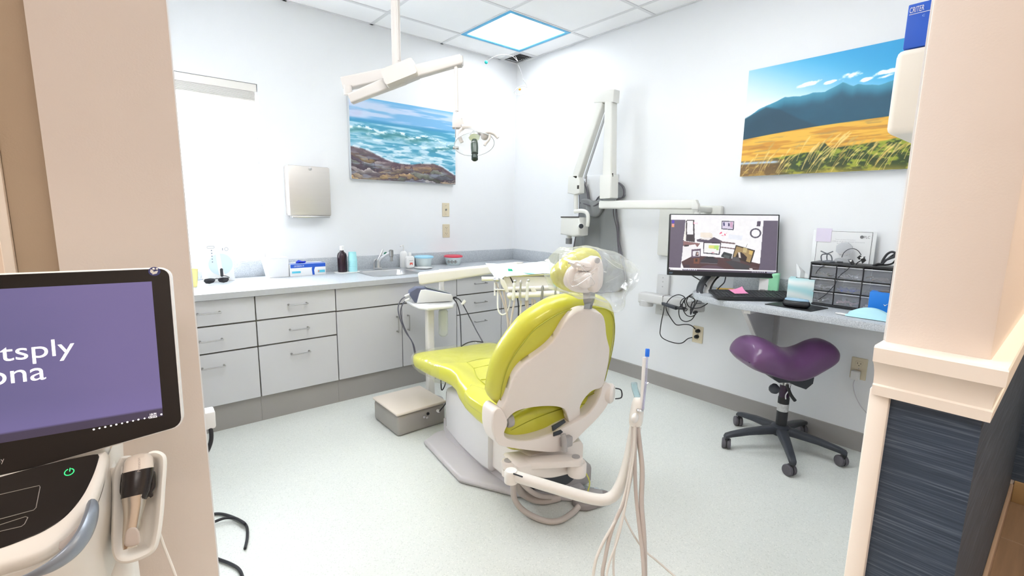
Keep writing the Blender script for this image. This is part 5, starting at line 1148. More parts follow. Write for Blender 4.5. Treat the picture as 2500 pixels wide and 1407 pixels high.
# monitor
TL, TR_, BR_, BL = dp(1637, 522, 2.905), dp(1909, 524, 2.775), dp(1898, 680, 2.775), dp(1629, 671, 2.905)
MF = Frame((BL+BR_)/2, (BR_-BL+TR_-TL), ((TL+TR_)-(BL+BR_)))
mw, mh = (BR_-BL).length/2, ((TL-BL).length+(TR_-BR_).length)/2
t = thing('monitor', 'wide black desktop monitor showing an office photo above the desk', 'monitor', MF.p(0, 0, -.02))
obj('housing', fbox(MF, -mw, mw, 0, mh, -.032, 0, .004), blackp, t); obj('rear_hump', fbox(MF, -mw*.6, mw*.6, .07, mh*.8, -.06, -.032, .01), blackp, t)
def shot(U, Vv):
    one = np.ones(U.shape+(3,)); img = one*C3(250, 248, 252)
    def P(pts, c, s=None):
        nonlocal img
        m = inpoly(U, Vv, [(x/2130, 1-y/1075) for x, y in pts]); img = np.where(m[..., None], one*C3(*c), img)
    # image pixel system: 0..2130 x 0..1075 of the screen
    P([(0, 1040), (2130, 1040), (2130, 1075), (0, 1075)], (70, 58, 72)); P([(0, 1040), (2130, 1040), (2130, 1062), (0, 1062)], (78, 66, 80))
    P([(0, 95), (2130, 95), (2130, 1015), (0, 1015)], (104, 94, 112))
    P([(300, 95), (1850, 95), (1815, 880), (1780, 1015), (260, 1015), (240, 1015), (285, 500)], (252, 250, 252))
    P([(270, 480), (320, 95), (455, 95), (500, 480), (350, 500)], (250, 246, 238))
    P([(330, 500), (310, 120), (330, 95), (480, 95), (510, 510), (500, 520)], (66, 56, 62)); P([(335, 110), (455, 110), (470, 370), (345, 370)], (250, 248, 250))
    P([(270, 500), (620, 540), (560, 620), (280, 610)], (150, 110, 110)); P([(270, 600), (520, 560), (560, 610), (560, 790), (280, 900)], (248, 244, 246)); P([(290, 575), (400, 570), (390, 600), (300, 610)], (70, 56, 60))
    P([(250, 900), (500, 770), (1000, 800), (1420, 820), (1815, 900), (1790, 1015), (300, 1015)], (86, 58, 60)); P([(290, 950), (420, 950), (430, 1015), (300, 1015)], (70, 52, 64))
    P([(540, 470), (700, 430), (900, 420), (1060, 490), (1000, 530), (560, 510)], (92, 82, 98)); P([(620, 460), (700, 425), (860, 435), (790, 475)], (244, 238, 236))
    P([(620, 330), (800, 330), (850, 350), (870, 430), (700, 430), (620, 420)], (246, 234, 220))
    P([(1010, 490), (1320, 520), (1320, 545), (1020, 520)], (120, 96, 98)); P([(1010, 590), (1310, 620), (1310, 640), (1010, 610)], (120, 96, 98))
    P([(680, 510), (1040, 520), (1020, 750), (690, 730)], (60, 50, 66)); P([(700, 530), (1020, 540), (1000, 730), (705, 712)], (248, 248, 246)); P([(790, 570), (1000, 572), (992, 660), (950, 662), (945, 640), (790, 630)], (190, 230, 120)); P([(790, 575), (900, 575), (900, 630), (790, 628)], (232, 226, 130))
    P([(860, 700), (910, 700), (912, 715), (860, 715)], (210, 60, 110))
    P([(450, 660), (640, 640), (640, 800), (450, 820)], (104, 84, 104)); P([(475, 690), (620, 680), (620, 785), (480, 790)], (240, 236, 240)); P([(545, 700), (590, 700), (600, 780), (530, 780)], (70, 48, 62)); P([(560, 715), (582, 715), (584, 760), (556, 762)], (220, 190, 180)); P([(500, 830), (620, 820), (620, 930), (500, 930)], (130, 80, 60)); P([(535, 840), (580, 840), (580, 890), (535, 890)], (60, 44, 44))
    P([(650, 860), (760, 780), (990, 840), (980, 915), (640, 905)], (62, 56, 64)); P([(640, 905), (980, 915), (980, 925), (640, 918)], (120, 110, 116)); P([(760, 790), (900, 790), (930, 830), (750, 830)], (44, 40, 46))
    P([(650, 990), (760, 955), (950, 950), (1110, 1000), (1110, 1010), (640, 1010)], (100, 78, 92))
    P([(1050, 760), (1100, 690), (1270, 730), (1250, 830), (1050, 790)], (58, 62, 64)); P([(1110, 740), (1220, 770), (1200, 820), (1100, 790)], (90, 96, 96))
    P([(1330, 555), (1710, 650), (1640, 900), (1270, 790)], (56, 44, 36)); P([(1345, 580), (1680, 665), (1620, 880), (1290, 780)], (170, 142, 96)); P([(1370, 700), (1450, 690), (1560, 780), (1540, 860), (1400, 820), (1330, 790)], (52, 36, 36)); P([(1380, 690), (1420, 700), (1440, 800), (1400, 790)], (236, 224, 214)); P([(1600, 650), (1670, 668), (1650, 740), (1590, 720)], (224, 190, 110)); P([(1480, 600), (1560, 620), (1540, 700), (1470, 690)], (206, 184, 130))
    P([(1130, 870), (1260, 850), (1640, 940), (1580, 1015), (1350, 1015)], (70, 66, 70)); P([(1280, 780), (1400, 790), (1440, 880), (1260, 850)], (90, 86, 88))
    P([(1610, 985), (1670, 990), (1680, 1010), (1620, 1008)], (238, 232, 234)); P([(1530, 590), (1555, 530), (1560, 532), (1537, 594)], (80, 70, 66))
    P([(1030, 105), (1280, 110), (1275, 280), (1030, 265)], (44, 42, 72)); P([(1045, 120), (1265, 125), (1258, 262), (1045, 250)], (226, 216, 236)); P([(1060, 140), (1090, 130), (1100, 200), (1070, 200)], (60, 60, 110)); P([(1165, 140), (1195, 160), (1190, 215), (1160, 200)], (70, 60, 100)); P([(1200, 130), (1250, 130), (1250, 240), (1205, 230)], (214, 170, 200))
    P([(1730, 105), (1800, 105), (1790, 200), (1720, 200)], (92, 80, 100)); 
    m = np.abs(np.hypot((U*2130-1705)/95, ((1-Vv)*1075-330)/80)-1) < .16; img = np.where(m[..., None], one*C3(86, 80, 96), img)
    n = fbm(U*60, Vv*30, 5); m = (np.hypot((U*2130-1075)/75, ((1-Vv)*1075-350)/40) < 1) & (n > .46); img = np.where(m[..., None], one*C3(240, 90, 130), img)
    P([(1180, 360), (1460, 380), (1440, 470), (1180, 440)], (240, 242, 250))
    P([(20, 105), (75, 105), (75, 160), (20, 160)], (84, 62, 190)); P([(20, 175), (75, 175), (75, 235), (20, 235)], (244, 170, 110)); P([(30, 180), (70, 180), (70, 205), (40, 205)], (240, 150, 190))
    P([(30, 1030), (60, 1030), (60, 1058), (30, 1058)], (250, 250, 255)); P([(68, 1030), (280, 1030), (280, 1058), (68, 1058)], (252, 252, 255))
    for k in range(7): x = 300+k*42; P([(x, 1032), (x+24, 1032), (x+24, 1056), (x, 1056)], (226, 228, 245))
    for k in range(8): x = 1665+k*33; P([(x, 1046), (x+14, 1046), (x+14, 1060), (x, 1060)], (210, 212, 226))
    P([(1950, 1042), (2100, 1042), (2100, 1064), (1950, 1064)], (150, 150, 170))
    img[..., :] *= (.97 + .05*fbm(U*40, Vv*24, 2))[..., None]
    return img
sc_ = picture('screen_picture', MF, -mw+.008, mw-.008, .026, mh-.007, .0006, 330, 190, shot, vmat('office_screen_glow', .3, .85), t)
text('exit_word', 'Exit', MF, -mw+.008+(2*mw-.016)*.222, -mw+.008+(2*mw-.016)*.262, mh-.062, mh-.050, mat('pink_sign_print', (.85, .25, .35), .5, emis=(.9, .3, .4), estr=.8), t, c=.0012)
text('maker_mark', 'acer', MF, -mw+.010, -mw+.032, .008, .017, mat('grey_blue_mark', (.2, .3, .42), .4), t, c=.001)
obj('monitor_cable', tube([dp(1688, 672, 2.9), dp(1705, 682, 2.93), dp(1720, 692, 2.92), dp(1725, 700, 2.91)], .0035, 6, 5), blackc, t)
obj('monitor_cable', tube([dp(1772, 675, 2.9), dp(1768, 690, 2.93), dp(1758, 700, 2.93), dp(1750, 709, 2.93)], .0035, 6, 5), blackc, t)

# cable tangle + outlet
CF = Frame((-.19, 0, 0), (0, -1, 0), ZZ)
ct = thing('cable_tangle', 'black cable tangle and power brick hanging from the monitor arm', 'cables', (-.19, -1.95, .6))
q = lambda l, r=.0032, c=0, n=7: obj('cable', tube([CF.p(*CF.px(x, y, c), c) for x, y in P2(l)], r, n, 6), blackc, ct)
z2 = lambda l: ' '.join('%.1f,%.1f' % (1540+x/6.396, 640+y/6.396) for x, y in P2(l))
bmq = NB(); a, b = CF.px(1622, 742), CF.px(1662, 753)
add_prism(bmq, [CF.p(*CF.px(x, y, .0)) for x, y in P2(z2("520,625 740,690 740,740 525,665"))], CF.z*.035, .004); obj('power_brick', bmq, darkp, ct)
obj('brick_end', tube([CF.p(*CF.px(x, y)) + CF.z*.015 for x, y in P2(z2("735,712 810,718 870,722"))], .010, 8), blackp, ct)
q(z2("870,722 880,745 850,765 815,735 800,690 810,640 850,580 900,545 960,560 1000,600 980,700 940,760 935,820 960,760 1020,640 1060,565"), c=.01)
q(z2("545,690 575,620 640,550 720,515 790,520 845,560 830,620 780,680 750,760 760,850 800,910 870,930 950,900 1000,830 1010,800"), c=.02)
q(z2("1040,468 960,500 890,545 830,600 805,670 820,750 870,830 930,850 980,840 1020,810"), c=.03)
q(z2("930,520 890,560 870,620 900,690 970,720 1070,715 1150,680 1200,645"), c=.015)
q(z2("1000,600 960,640 940,700 930,800"), c=.0)
q(z2("840,560 790,600 775,670 830,740 860,690 840,620 870,560 940,530 1000,570"), c=.025)
obj('plug', prism([CF.p(*CF.px(x, y)) for x, y in P2(z2("985,775 1020,755 1055,765 1050,795 1010,810 990,800"))], CF.z*.02, .004), blackp, ct)
obj('plug_pin', tube([CF.p(*CF.px(x, y)) + CF.z*.01 for x, y in P2(z2("1055,770 1112,775"))], .0018, 5), satin, ct)
OF = Frame((-.012, 0, 0), (0, -1, 0), ZZ)
def q3(l, cs):
    P = P2(l); n = len(P); pts = []
    for i, (x, y) in enumerate(P):
        c = .17*(1-i/(n-1))**1.2; pts.append(OF.p(*OF.px(x, y, c), c))
    obj('mains_cable', tube(pts, .0034, 7, 6), blackc, ct)
q3(z2("545,665 560,760 620,870 690,965 740,985 830,975 910,980 970,1010 1005,1050"), 0)
q3(z2("525,665 510,780 480,920 460,1060 460,1130 500,1190 600,1240 720,1270 810,1260 890,1200 960,1178"), 0)
o = outlet('power_outlet', FB(-(-WF.px(1704, 817)[0]) if False else -WF.px(1704, 817)[0], WF.px(1704, 817)[1]), .076, .118, 'out', 'almond power outlet with two black plugs, below the monitor arm')
for x, y in ((1703, 809), (1700, 823)):
    p = OF.p(*OF.px(x, y, .01), 0); obj('black_plug', lathe([(.013, 0), (.014, .004), (.012, .022), (.006, .03)], p+V((.008, 0, 0)), (-1, .25, 0), 12), blackp, ct)
o = outlet('power_outlet', FB(-WF.px(2097, 900)[0], WF.px(2097, 900)[1]), .074, .12, 'out', 'almond power outlet with white charger plug, under the desk')
t = thing('charger', 'white plug-in charger with a thin grey cord under the desk', 'charger', (-.02, -WF.px(2089, 916)[0], .38))
PF = Frame((-.008, 0, 0), (0, -1, 0), ZZ); a, b = PF.px(2078, 924)[0], PF.px(2100, 924)[0]
obj('charger_body', fbox(PF, a, b, PF.px(2089, 926)[1], PF.px(2089, 904)[1], 0, .028, .005), whitep, t)
obj('charger_cord', tube([PF.p(*PF.px(x, y, c), c) for x, y, c in ((2088, 925, .02), (2083, 940, .015), (2088, 965, .01), (2100, 990, .01), (2115, 1008, .01), (2128, 1020, .02), (2140, 1040, .02))], .0022, 6, 5), mat('pale_grey_cord', (.62, .60, .64), .5), t)

# ================================================================== DESK
DZ = .80
t = thing('wall_desk', 'grey speckled wall-hung desk with a rounded free corner', 'desk', (-.25, -2.8, .36))
ftop = [(0, -2.055), (-.20, -2.075), (-.30, -2.11), (-.37, -2.165), (-.41, -2.24), (-.445, -2.34), (-.460, -2.46), (-.462, -2.6), (-.455, -2.9), (-.448, YC1), (0, YC1)]
obj('desktop', prism([V((x, y, DZ-.034)) for x, y in ftop], ZZ*.034, .002), ctop, t)
obj('desk_backsplash', bx(-.02, 0, YC1, -2.227, DZ, .905, .003), ctop, t)
obj('support_bracket', prism([V((-.43, -2.475, .766)), V((0, -2.475, .766)), V((0, -2.475, .36)), V((-.03, -2.475, .36))], V((0, -.02, 0)), .001), lam, t)
obj('bracket_edge', prism([V((-.435, -2.473, .766)), V((-.42, -2.473, .766)), V((-.028, -2.473, .36)), V((-.036, -2.473, .36))], V((0, -.024, 0))), whitep, t)
obj('bracket_cleat', bx(-.44, -.02, -2.53, -2.495, .745, .766), whitep, t)
obj('wall_cleat', bx(-.02, 0, -2.52, -2.495, .34, .766), lam, t)
# keyboard
KF = Frame((-.486, -2.365, DZ+.001), (.345, -.304, 0), (.17, .19, .045))
t = thing('keyboard', 'black computer keyboard at the desk edge under the monitor', 'keyboard', KF.p(.22, .07, 0))
kl = .455; kd = .150
obj('keyboard_body', fbox(KF, 0, kl, 0, kd, 0, .016, .005), blackp, t)
keym = mat('black_key', (.035, .037, .042), .45)
kme = None; offk = root(t).location
for r_ in range(6):
    x = .010; cols = 21
    for c_i in range(cols):
        if c_i in (15, 17): x += .006
        w = .0178
        if r_ == 0 and 4 <= c_i <= 9:
            if c_i > 4: x += w+.0022; continue
            o = obj('key', fbox(KF, x, x+6*w+5*.0022, .012, .012+.017, .016, .020, .0015, seg=1), keym, t); x += w+.0022; continue
        if kme is None:
            o = obj('key', fbox(KF, x, x+w, .012+r_*.0215, .012+r_*.0215+.017, .016, .020, .0015, seg=1), keym, t); kme = (o, x, r_)
        else:
            o = bpy.data.objects.new('key', kme[0].data); COL.objects.link(o); o.parent = t; o.location = KF.x*(x-kme[1]) + KF.y*((r_-kme[2])*.0215)
        x += w+.0022
t = thing('sticky_note', 'pink curled sticky note lying on the keyboard', 'note', KF.p(.17, .10, .021))
bm = NB(); nx = 8; vs = []
NF = Frame(KF.p(.115, .055, .022), KF.x*.95+KF.y*.1, KF.y-KF.x*.25)
for j in range(nx):
    for i in range(nx): a, b = i/(nx-1)*.082, j/(nx-1)*.076; vs.append(bm.verts.new(NF.p(a, b, .001+.030*max(0, (a+b)/.158-.62)**2*4)))
for j in range(nx-1):
    for i in range(nx-1): bm.faces.new((vs[j*nx+i], vs[j*nx+i+1], vs[(j+1)*nx+i+1], vs[(j+1)*nx+i]))
obj('note_paper', bm, mat('pink_paper', (.85, .30, .52), .7), t)
solo('note_pad', prism([V((x, y, DZ+.001)) for x, y in ((-.15, -2.185), (-.08, -2.255), (-.11, -2.30), (-.18, -2.235))], ZZ*.018, .002), mat('amber_paper', (.88, .52, .06), .6), 'amber sticky pad behind the left end of the keyboard', 'note pad')
# mouse and pad
t = thing('mouse_pad', 'black square mouse pad on the desk front', 'mouse pad', (-.30, -2.70, DZ))
obj('pad_sheet', prism([V((x, y, DZ+.0005)) for x, y in ((-.385, -2.578), (-.398, -2.805), (-.225, -2.83), (-.175, -2.608))], ZZ*.004, .001), blackp, t)
MO = Frame((-.345, -2.72, DZ+.005), (.15, -.99, 0), (.99, .15, 0))
t = thing('mouse', 'black and pale blue computer mouse on the mouse pad', 'mouse', MO.o)
obj('mouse_body', pad(MO, [(-.062, -.02), (-.055, .022), (-.02, .034), (.025, .033), (.055, .024), (.062, 0), (.055, -.024), (.02, -.034), (-.02, -.034)], 0, .036, .018, n=48, dome=.006), blackp, t)
obj('mouse_shell', pad(MO, [(-.055, -.012), (-.05, .018), (-.015, .024), (.025, .022), (.048, .014), (.054, 0), (.048, -.014), (.015, -.024), (-.02, -.024)], .030, .044, .007, n=48, dome=.003), mat('pale_blue_gloss', (.30, .46, .60), .25), t)
# tissue boxes
t = thing('tissue_box', 'aqua and white wave patterned tissue box with a tissue standing up', 'tissue box', (-.10, -2.63, DZ))
tm_ = bpy.data.materials.new('aqua_wave_card'); tm_.use_nodes = True; nt = tm_.node_tree; b_ = nt.nodes['Principled BSDF']; tc = nt.nodes.new('ShaderNodeTexCoord'); wv = nt.nodes.new('ShaderNodeTexWave'); wv.bands_direction = 'Z'; wv.inputs['Scale'].default_value = 4.5; wv.inputs['Distortion'].default_value = 6; wv.inputs['Detail Scale'].default_value = .6
nt.links.new(tc.outputs['Object'], wv.inputs['Vector']); cr = nt.nodes.new('ShaderNodeValToRGB'); e = cr.color_ramp.elements; e[0].color = (.42, .72, .75, 1); e[1].color = (.80, .88, .88, 1); nt.links.new(wv.outputs['Fac'], cr.inputs[0]); nt.links.new(cr.outputs[0], b_.inputs['Base Color'])
TBx = Frame((-.20, -2.615, DZ), (.25, -1, 0), ZZ)
obj('box', fbox(TBx, 0, .125, 0, .135, -.115, 0, .002), tm_, t)
obj('top_slot', fbox(TBx, .03, .095, .1352, .136, -.075, -.045), slot, t)
bm = NB(); vs = [[TBx.p(*p_) for p_ in r] for r in (((.035, .135, -.06), (.05, .135, -.05), (.07, .135, -.062), (.09, .135, -.055)), ((.03, .17, -.058), (.05, .175, -.045), (.07, .17, -.066), (.085, .16, -.055)), ((.025, .215, -.05), (.035, .205, -.05), (.05, .19, -.062), (.06, .18, -.055)))]
V_ = [[bm.verts.new(p) for p in r] for r in vs]
for i in range(2):
    for k in range(3): bm.faces.new((V_[i][k], V_[i][k+1], V_[i+1][k+1], V_[i+1][k]))
obj('tissue', bm, mat('white_tissue', (.85, .86, .87), .9), t)
t = thing('green_dispenser', 'pale green plastic bottle with a white label behind the keyboard', 'bottle', (-.10, -2.48, DZ))
GF = Frame((-.10, -2.48, DZ), (.3, -1, 0), ZZ)
obj('bottle_body', pad(GF, rrect(-.05, .05, 0, .145, .012), -.03, .03, .012, n=48), mat('mint_green_plastic', (.30, .68, .42), .3), t)
obj('white_label', fbox(GF, -.052, -.004, .015, .11, .0295, .0312, .0), whitep, t)
obj('label_barcode', fbox(GF, -.045, -.018, .02, .045, .0312, .0318, .0), greyp, t)
t = thing('small_facial_tissue_box', 'bright blue tissue carton behind the face mask', 'tissue box', (-.17, -3.06, DZ)); t.name = 'tissue_carton'
BB = Frame((-.235, -3.00, DZ), (.12, -1, 0), ZZ)
obj('box', fbox(BB, 0, .13, 0, .115, -.10, 0, .002), mat('bright_blue_card', (.01, .19, .66), .45), t)
obj('top_oval', prism([BB.p(.07+a, .1152, -.05+b) for a, b in [(.045*math.cos(k*.3), .025*math.sin(k*.3)) for k in range(21)]], BB.y*.0006), mat('brown_opening', (.16, .10, .07), .8), t)
obj('white_tick', prism([BB.p(a, b, .0004) for a, b in [(.058, .060), (.065, .052), (.078, .066), (.066, .057)]], BB.z*.0006), whitep, t)
# nine drawer organizer
OG = Frame((-.165, -2.705, DZ+.001), (0, -1, 0), ZZ); ow, oh, od = .365, .232, .15
t = thing('drawer_organizer', 'black cabinet of nine small clear drawers on the desk', 'organizer', (-.09, -2.89, DZ))
bm = NB(); w3 = (ow-.012)/3; h3 = (oh-.022)/3
fbox(OG, 0, ow, 0, .012, -od, .006, .002, bm); fbox(OG, 0, ow, oh-.010, oh, -od, .003, .002, bm); fbox(OG, 0, .008, .012, oh-.01, -od, 0, .001, bm); fbox(OG, ow-.008, ow, .012, oh-.01, -od, 0, .001, bm); fbox(OG, .008, ow-.008, .012, oh-.01, -od, -od+.004, 0, bm)
for k in (1, 2): fbox(OG, .004+k*w3, .008+k*w3, .012, oh-.01, -od, -.001, 0, bm); fbox(OG, .008, ow-.008, .012+k*h3-.003, .012+k*h3, -od, -.002, 0, bm)
obj('frame', bm, blackp, t)
frost = mat('smoky_clear_drawer', (.42, .44, .48), .2, alpha=.32, spec=.7)
cols = [mat('olive_items', (.22, .23, .19), .6, var=.5, vscale=40), mat('blue_items', (.04, .08, .40), .5, var=.3, vscale=60), mat('white_items', (.75, .76, .80), .5), mat('brown_items', (.26, .20, .15), .6, var=.4, vscale=60), mat('pink_items', (.75, .55, .58), .5)]
cont = {(0, 2): [0, 0, 3], (1, 2): [2, 0, 2], (2, 2): [3, 3, 3], (0, 1): [2, 0, 2], (1, 1): [1, 1, 1], (2, 1): [0, 2, 0], (0, 0): [0, 2, 0], (1, 0): [4, 0, 4], (2, 0): [2, 2, 2]}
rr_ = random.Random(5)
for c in range(3):
    for r_ in range(3):
        a0 = .010+c*w3; a1 = a0+w3-.006; b0_ = .014+r_*h3; b1_ = b0_+h3-.007
        bm = NB(); fbox(OG, a0, a1, b0_, b1_-.004, -.004, .001, .001, bm); fbox(OG, a0, a1, b0_, b0_+.002, -od+.01, -.004, 0, bm); d = obj('drawer', bm, frost, t)
        obj('drawer_lip', fbox(OG, a0, a1, b1_-.006, b1_, -.002, .006, .001), mat('drawer_lip_clear', (.55, .56, .58), .2, alpha=.8), d)
        for k, ci in enumerate(cont[(c, r_)]):
            bm = NB()
            for i in range(7):
                p = OG.p(a0+.012+rr_.random()*(a1-a0-.03), b0_+.008+rr_.random()*.012, -.012-rr_.random()*.04); e = V((rr_.uniform(-1, 1), rr_.uniform(-1, 1), rr_.uniform(-.3, .3))).normalized()*.016
                add_tube(bm, [p-e, p, p+e], .0045, 5)
            o = obj('drawer_contents', bm, cols[ci], d); o['kind'] = 'stuff'
# things on the organizer
TZ = DZ+.001+oh+.0015
def org(px, py, d=.04): return at(px, py, 'x', -.165+d)
t = thing('small_stand', 'grey little three-legged spring stand at the left end of the organizer top', 'stand', V((-.12, -2.77, TZ)))
G = Frame((-.12, 0, 0), (0, -1, 0), ZZ)
z8 = lambda l: [G.p(*G.px(1940+x/5.41, 540+y/5.41)) for x, y in P2(l)]
dg = mat('gunmetal', (.13, .14, .16), .35, .4)
for l in ("345,395 400,420 430,430", "508,400 460,420 430,430", "355,545 350,470 370,440 425,435", "495,545 490,480 470,445 430,435", "430,435 425,480 430,520"):
    q_ = z8(l); obj('leg', tube([V((p.x, p.y, max(p.z, TZ+.003))) for p in q_], .003, 7, 4), dg, t)
obj('stand_foot', lathe([(.030, 0), (.028, .006), (.012, .010)], V((-.12, -2.775, TZ)), ZZ, 20), dg, t)
t = thing('round_award', 'clear octagonal award plaque standing on the organizer', 'award', V((-.08, -2.87, TZ)))
G2 = Frame((-.07, 0, 0), (0, -1, 0), ZZ); c0_ = G2.px(1940+650/5.41, 540+370/5.41); rO = abs(G2.px(1940+800/5.41, 560)[0]-c0_[0])
cl = mat('frosted_acrylic', (.62, .64, .67), .15, alpha=.55)
obj('award_disc', prism([G2.p(c0_[0]+rO*math.cos(R(22.5+45*k)), c0_[1]+rO*math.sin(R(22.5+45*k))*.95, 0) for k in range(8)], G2.z*-.012, .002), cl, t)
obj('award_base', prism([G2.p(c0_[0]+a, b, .02) for a, b in ((-rO, TZ), (rO*.9, TZ), (rO*.75, TZ+.02), (-rO*.7, TZ+.02))], G2.z*-.05, .002), cl, t)
obj('engraved_bar', fbox(G2, c0_[0]-.022, c0_[0]+.028, c0_[1]-rO*.72, c0_[1]-rO*.62, 0, .001), greyp, t)
t = thing('loose_wires', 'thin black wires with clips lying over the organizer front', 'wires', V((-.155, -2.93, TZ)))
z8b = lambda l, c: [OG.p(*OG.px(1940+x/5.41, 540+y/5.41, c), c) for x, y in P2(l)]
obj('wire', tube(z8b("622,480 650,420 710,375 780,365 840,395 880,450", -.06), .0018, 6, 5), blackc, t)
obj('wire', tube(z8b("730,605 690,650 620,700 570,760 530,840 460,920 400,980 310,1040", .012), .0018, 6, 5), blackc, t)
obj('wire', tube(z8b("400,585 350,610 300,660 280,700", .010), .0016, 6, 5), blackc, t)
obj('wire', tube(z8b("800,590 830,550 880,520 930,470", -.03), .0025, 6, 5), blackc, t)
for l in ("720,520 770,510 800,570 760,580", "830,480 870,450 900,480 860,510", "880,500 920,470 950,520 900,560"): obj('clip', prism(z8b(l, -.02), OG.z*.014, .002), blackp, t)
for l in ("725,518 755,514 760,530 735,540", "865,478 905,470 912,490 875,500"): obj('clip_end', prism(z8b(l, -.004), OG.z*.004, .001), whitep, t)
obj('cable_plug', tube([V((p.x, p.y, TZ+.006)) for p in z8b("560,560 600,545 635,540", -.02)], .005, 8), blackp, t)
t = thing('coiled_cable', 'coiled black cable at the right end of the organizer top', 'cable', V((-.16, -3.02, TZ)))
obj('cable_loop', tube(z8b("1150,560 1170,510 1220,440 1280,408 1330,425 1320,470 1270,490 1200,520 1160,570", -.03), .0055, 8, 5), blackc, t)
obj('cable_loop', tube(z8b("1040,590 1100,565 1160,560 1230,500 1300,450 1335,430", -.04), .0045, 8, 5), blackc, t)
obj('cable_loop', tube(z8b("1030,592 1120,580 1220,578 1290,560 1330,520", -.05), .004, 8, 5), blackc, t)
# framed notice behind + note
t = thing('notice_frame', 'white certificate notice with thin black border leaning on the wall', 'notice', (-.03, -2.815, .91))
NF = Frame((-.03, 0, 0), (0, -1, 0), ZZ); z9 = lambda x, y: NF.px(1940+x/5.41, 540+y/5.41)
a0, b1_ = z9(255, 115); a1 = z9(1095, 135)[0]; b0_ = .906
obj('acrylic_sheet', fbox(NF, a0, a1, b0_, b1_, -.004, -.001, .001), mat('clear_acrylic_sheet', (.78, .80, .81), .12), t)
ia0, ib1 = z9(310, 125); ia1 = z9(1040, 140)[0]
obj('paper', fbox(NF, ia0, ia1, b0_+.004, ib1, -.001, .0004), mat('notice_paper', (.80, .81, .82), .6), t)
bm = NB(); bw = .0016
fbox(NF, ia0, ia1, ib1-bw, ib1, .0004, .001, 0, bm); fbox(NF, ia0, ia0+bw, b0_, ib1, .0004, .001, 0, bm); fbox(NF, ia1-bw, ia1, b0_, ib1, .0004, .001, 0, bm); obj('border', bm, darkp, t)
ink = mat('grey_ink', (.16, .16, .17), .6); inkl = mat('light_grey_ink', (.5, .5, .52), .6)
p0 = z9(915, 230); p1 = z9(1000, 200); text('notice_heading', 'PLC', NF, p0[0], p1[0], p0[1], p1[1], ink, t, c=.0012)
p0 = z9(890, 212); obj('heading_dot', prism([NF.p(p0[0]+.0085*math.cos(k*.4), p0[1]+.0085*math.sin(k*.4), .0006) for k in range(16)], NF.z*.0006), ink, t)
for s, x0, x1, y in (('Town of New Hampshire', 535, 805, 250), ('Office of Professional Licensure', 500, 930, 272), ('Board of Examiners', 560, 750, 302), ('certificate of registration', 560, 760, 325), ('Dental Practice', 570, 740, 355), ('valid through', 610, 690, 415)):
    p0 = z9(x0, y); p1 = z9(x1, y-14); text('notice_line', s, NF, p0[0], p1[0], p0[1], p0[1]+.0065, inkl, t, c=.0012)
p0 = z9(295, 270); p1 = z9(505, 95); p2_ = z9(300, 90)
SN = Frame((-.036, 0, 0), (0, -1, 0), ZZ)
tag(obj('lilac_note', fbox(NF, z9(298, 92)[0], z9(500, 92)[0], z9(300, 268)[1], z9(300, 92)[1], .002, .0035, 0), mat('lilac_paper', (.72, .66, .80), .7)), 'pale lilac note stuck on the upper left corner of the notice', 'note')
# face mask
t = thing('face_mask', 'light blue disposable face mask lying on the desk front by the pillar', 'mask', (-.33, -3.05, DZ))
bm = NB(); nx, ny = 22, 14; vs = []
for j in range(ny):
    for i in range(nx):
        u, v = i/(nx-1), j/(ny-1); h = .048*math.sin(math.pi*min(1, v*1.05))*(.35+.65*math.sin(math.pi*min(1, u*1.1))) + .0035*math.sin(v*22)
        x = -.375 + .11*v + .0*u; y = -2.945 - .175*u - .02*v; vs.append(bm.verts.new(V((x, y, DZ+.003+max(0, h)))))
for j in range(ny-1):
    for i in range(nx-1): bm.faces.new((vs[j*nx+i], vs[j*nx+i+1], vs[(j+1)*nx+i+1], vs[(j+1)*nx+i]))
obj('mask_body', bm, mat('mask_blue', (.45, .74, .84), .8), t, smooth=60)
obj('ear_loop', tube([V((-.365, -2.962, DZ+.006)), V((-.360, -2.935, DZ+.006)), V((-.352, -2.905, DZ+.005)), V((-.342, -2.90, DZ+.005)), V((-.338, -2.915, DZ+.005)), V((-.350, -2.94, DZ+.006)), V((-.345, -2.965, DZ+.007))], .0032, 6, 5), whitep, t)

# ================================================================== SADDLE STOOL
SC_ = V((-.335, -2.705, 0))
st = thing('saddle_stool', 'purple saddle stool on a black five-star castor base under the desk', 'stool', SC_)
for a in (142, 212, 282, 356, 68):
    d = V((math.cos(R(a)), math.sin(R(a)), 0)); s = V((-d.y, d.x, 0)); bm = NB()
    add_loft(bm, [[SC_ + d*r + s*x + ZZ*(z+y) for x, y in rrect(-w, w, -h, h, min(w, h)*.7, 3)] for r, z, w, h in ((.02, .115, .030, .020), (.08, .112, .026, .020), (.18, .102, .021, .017), (.27, .086, .018, .014), (.30, .078, .017, .012), (.308, .072, .013, .008))])
    leg = obj('base_leg', bm, darkp, st)
    c = SC_ + d*.295; obj('castor_stem', lathe([(.008, .04), (.008, .075)], c, ZZ, 10), blackp, leg)
    ca = R(-40 + ((a*37) % 50) - 25); cdv = V((math.cos(ca), math.sin(ca), 0)); c2 = c + V((-cdv.y, cdv.x, 0))*.012 + ZZ*.029
    for sg in (-1, 1): obj('castor_wheel', lathe([(.018, -.009), (.026, -.009), (.029, -.005), (.029, .005), (.026, .009), (.018, .009)], c2 + cdv*sg*.0125, cdv, 20), mat('grey_castor_tread', (.10, .095, .11), .5), leg)
    obj('castor_fork', lathe([(.024, -.003), (.024, .003)], c2, cdv, 16), blackp, leg)
obj('base_hub', lathe([(.045, .09), (.05, .10), (.048, .135), (.036, .145)], SC_, ZZ, 28), darkp, st)
obj('gas_column', lathe([(.028, .13), (.028, .30), (.0265, .305)], SC_, ZZ, 28), blackp, st)
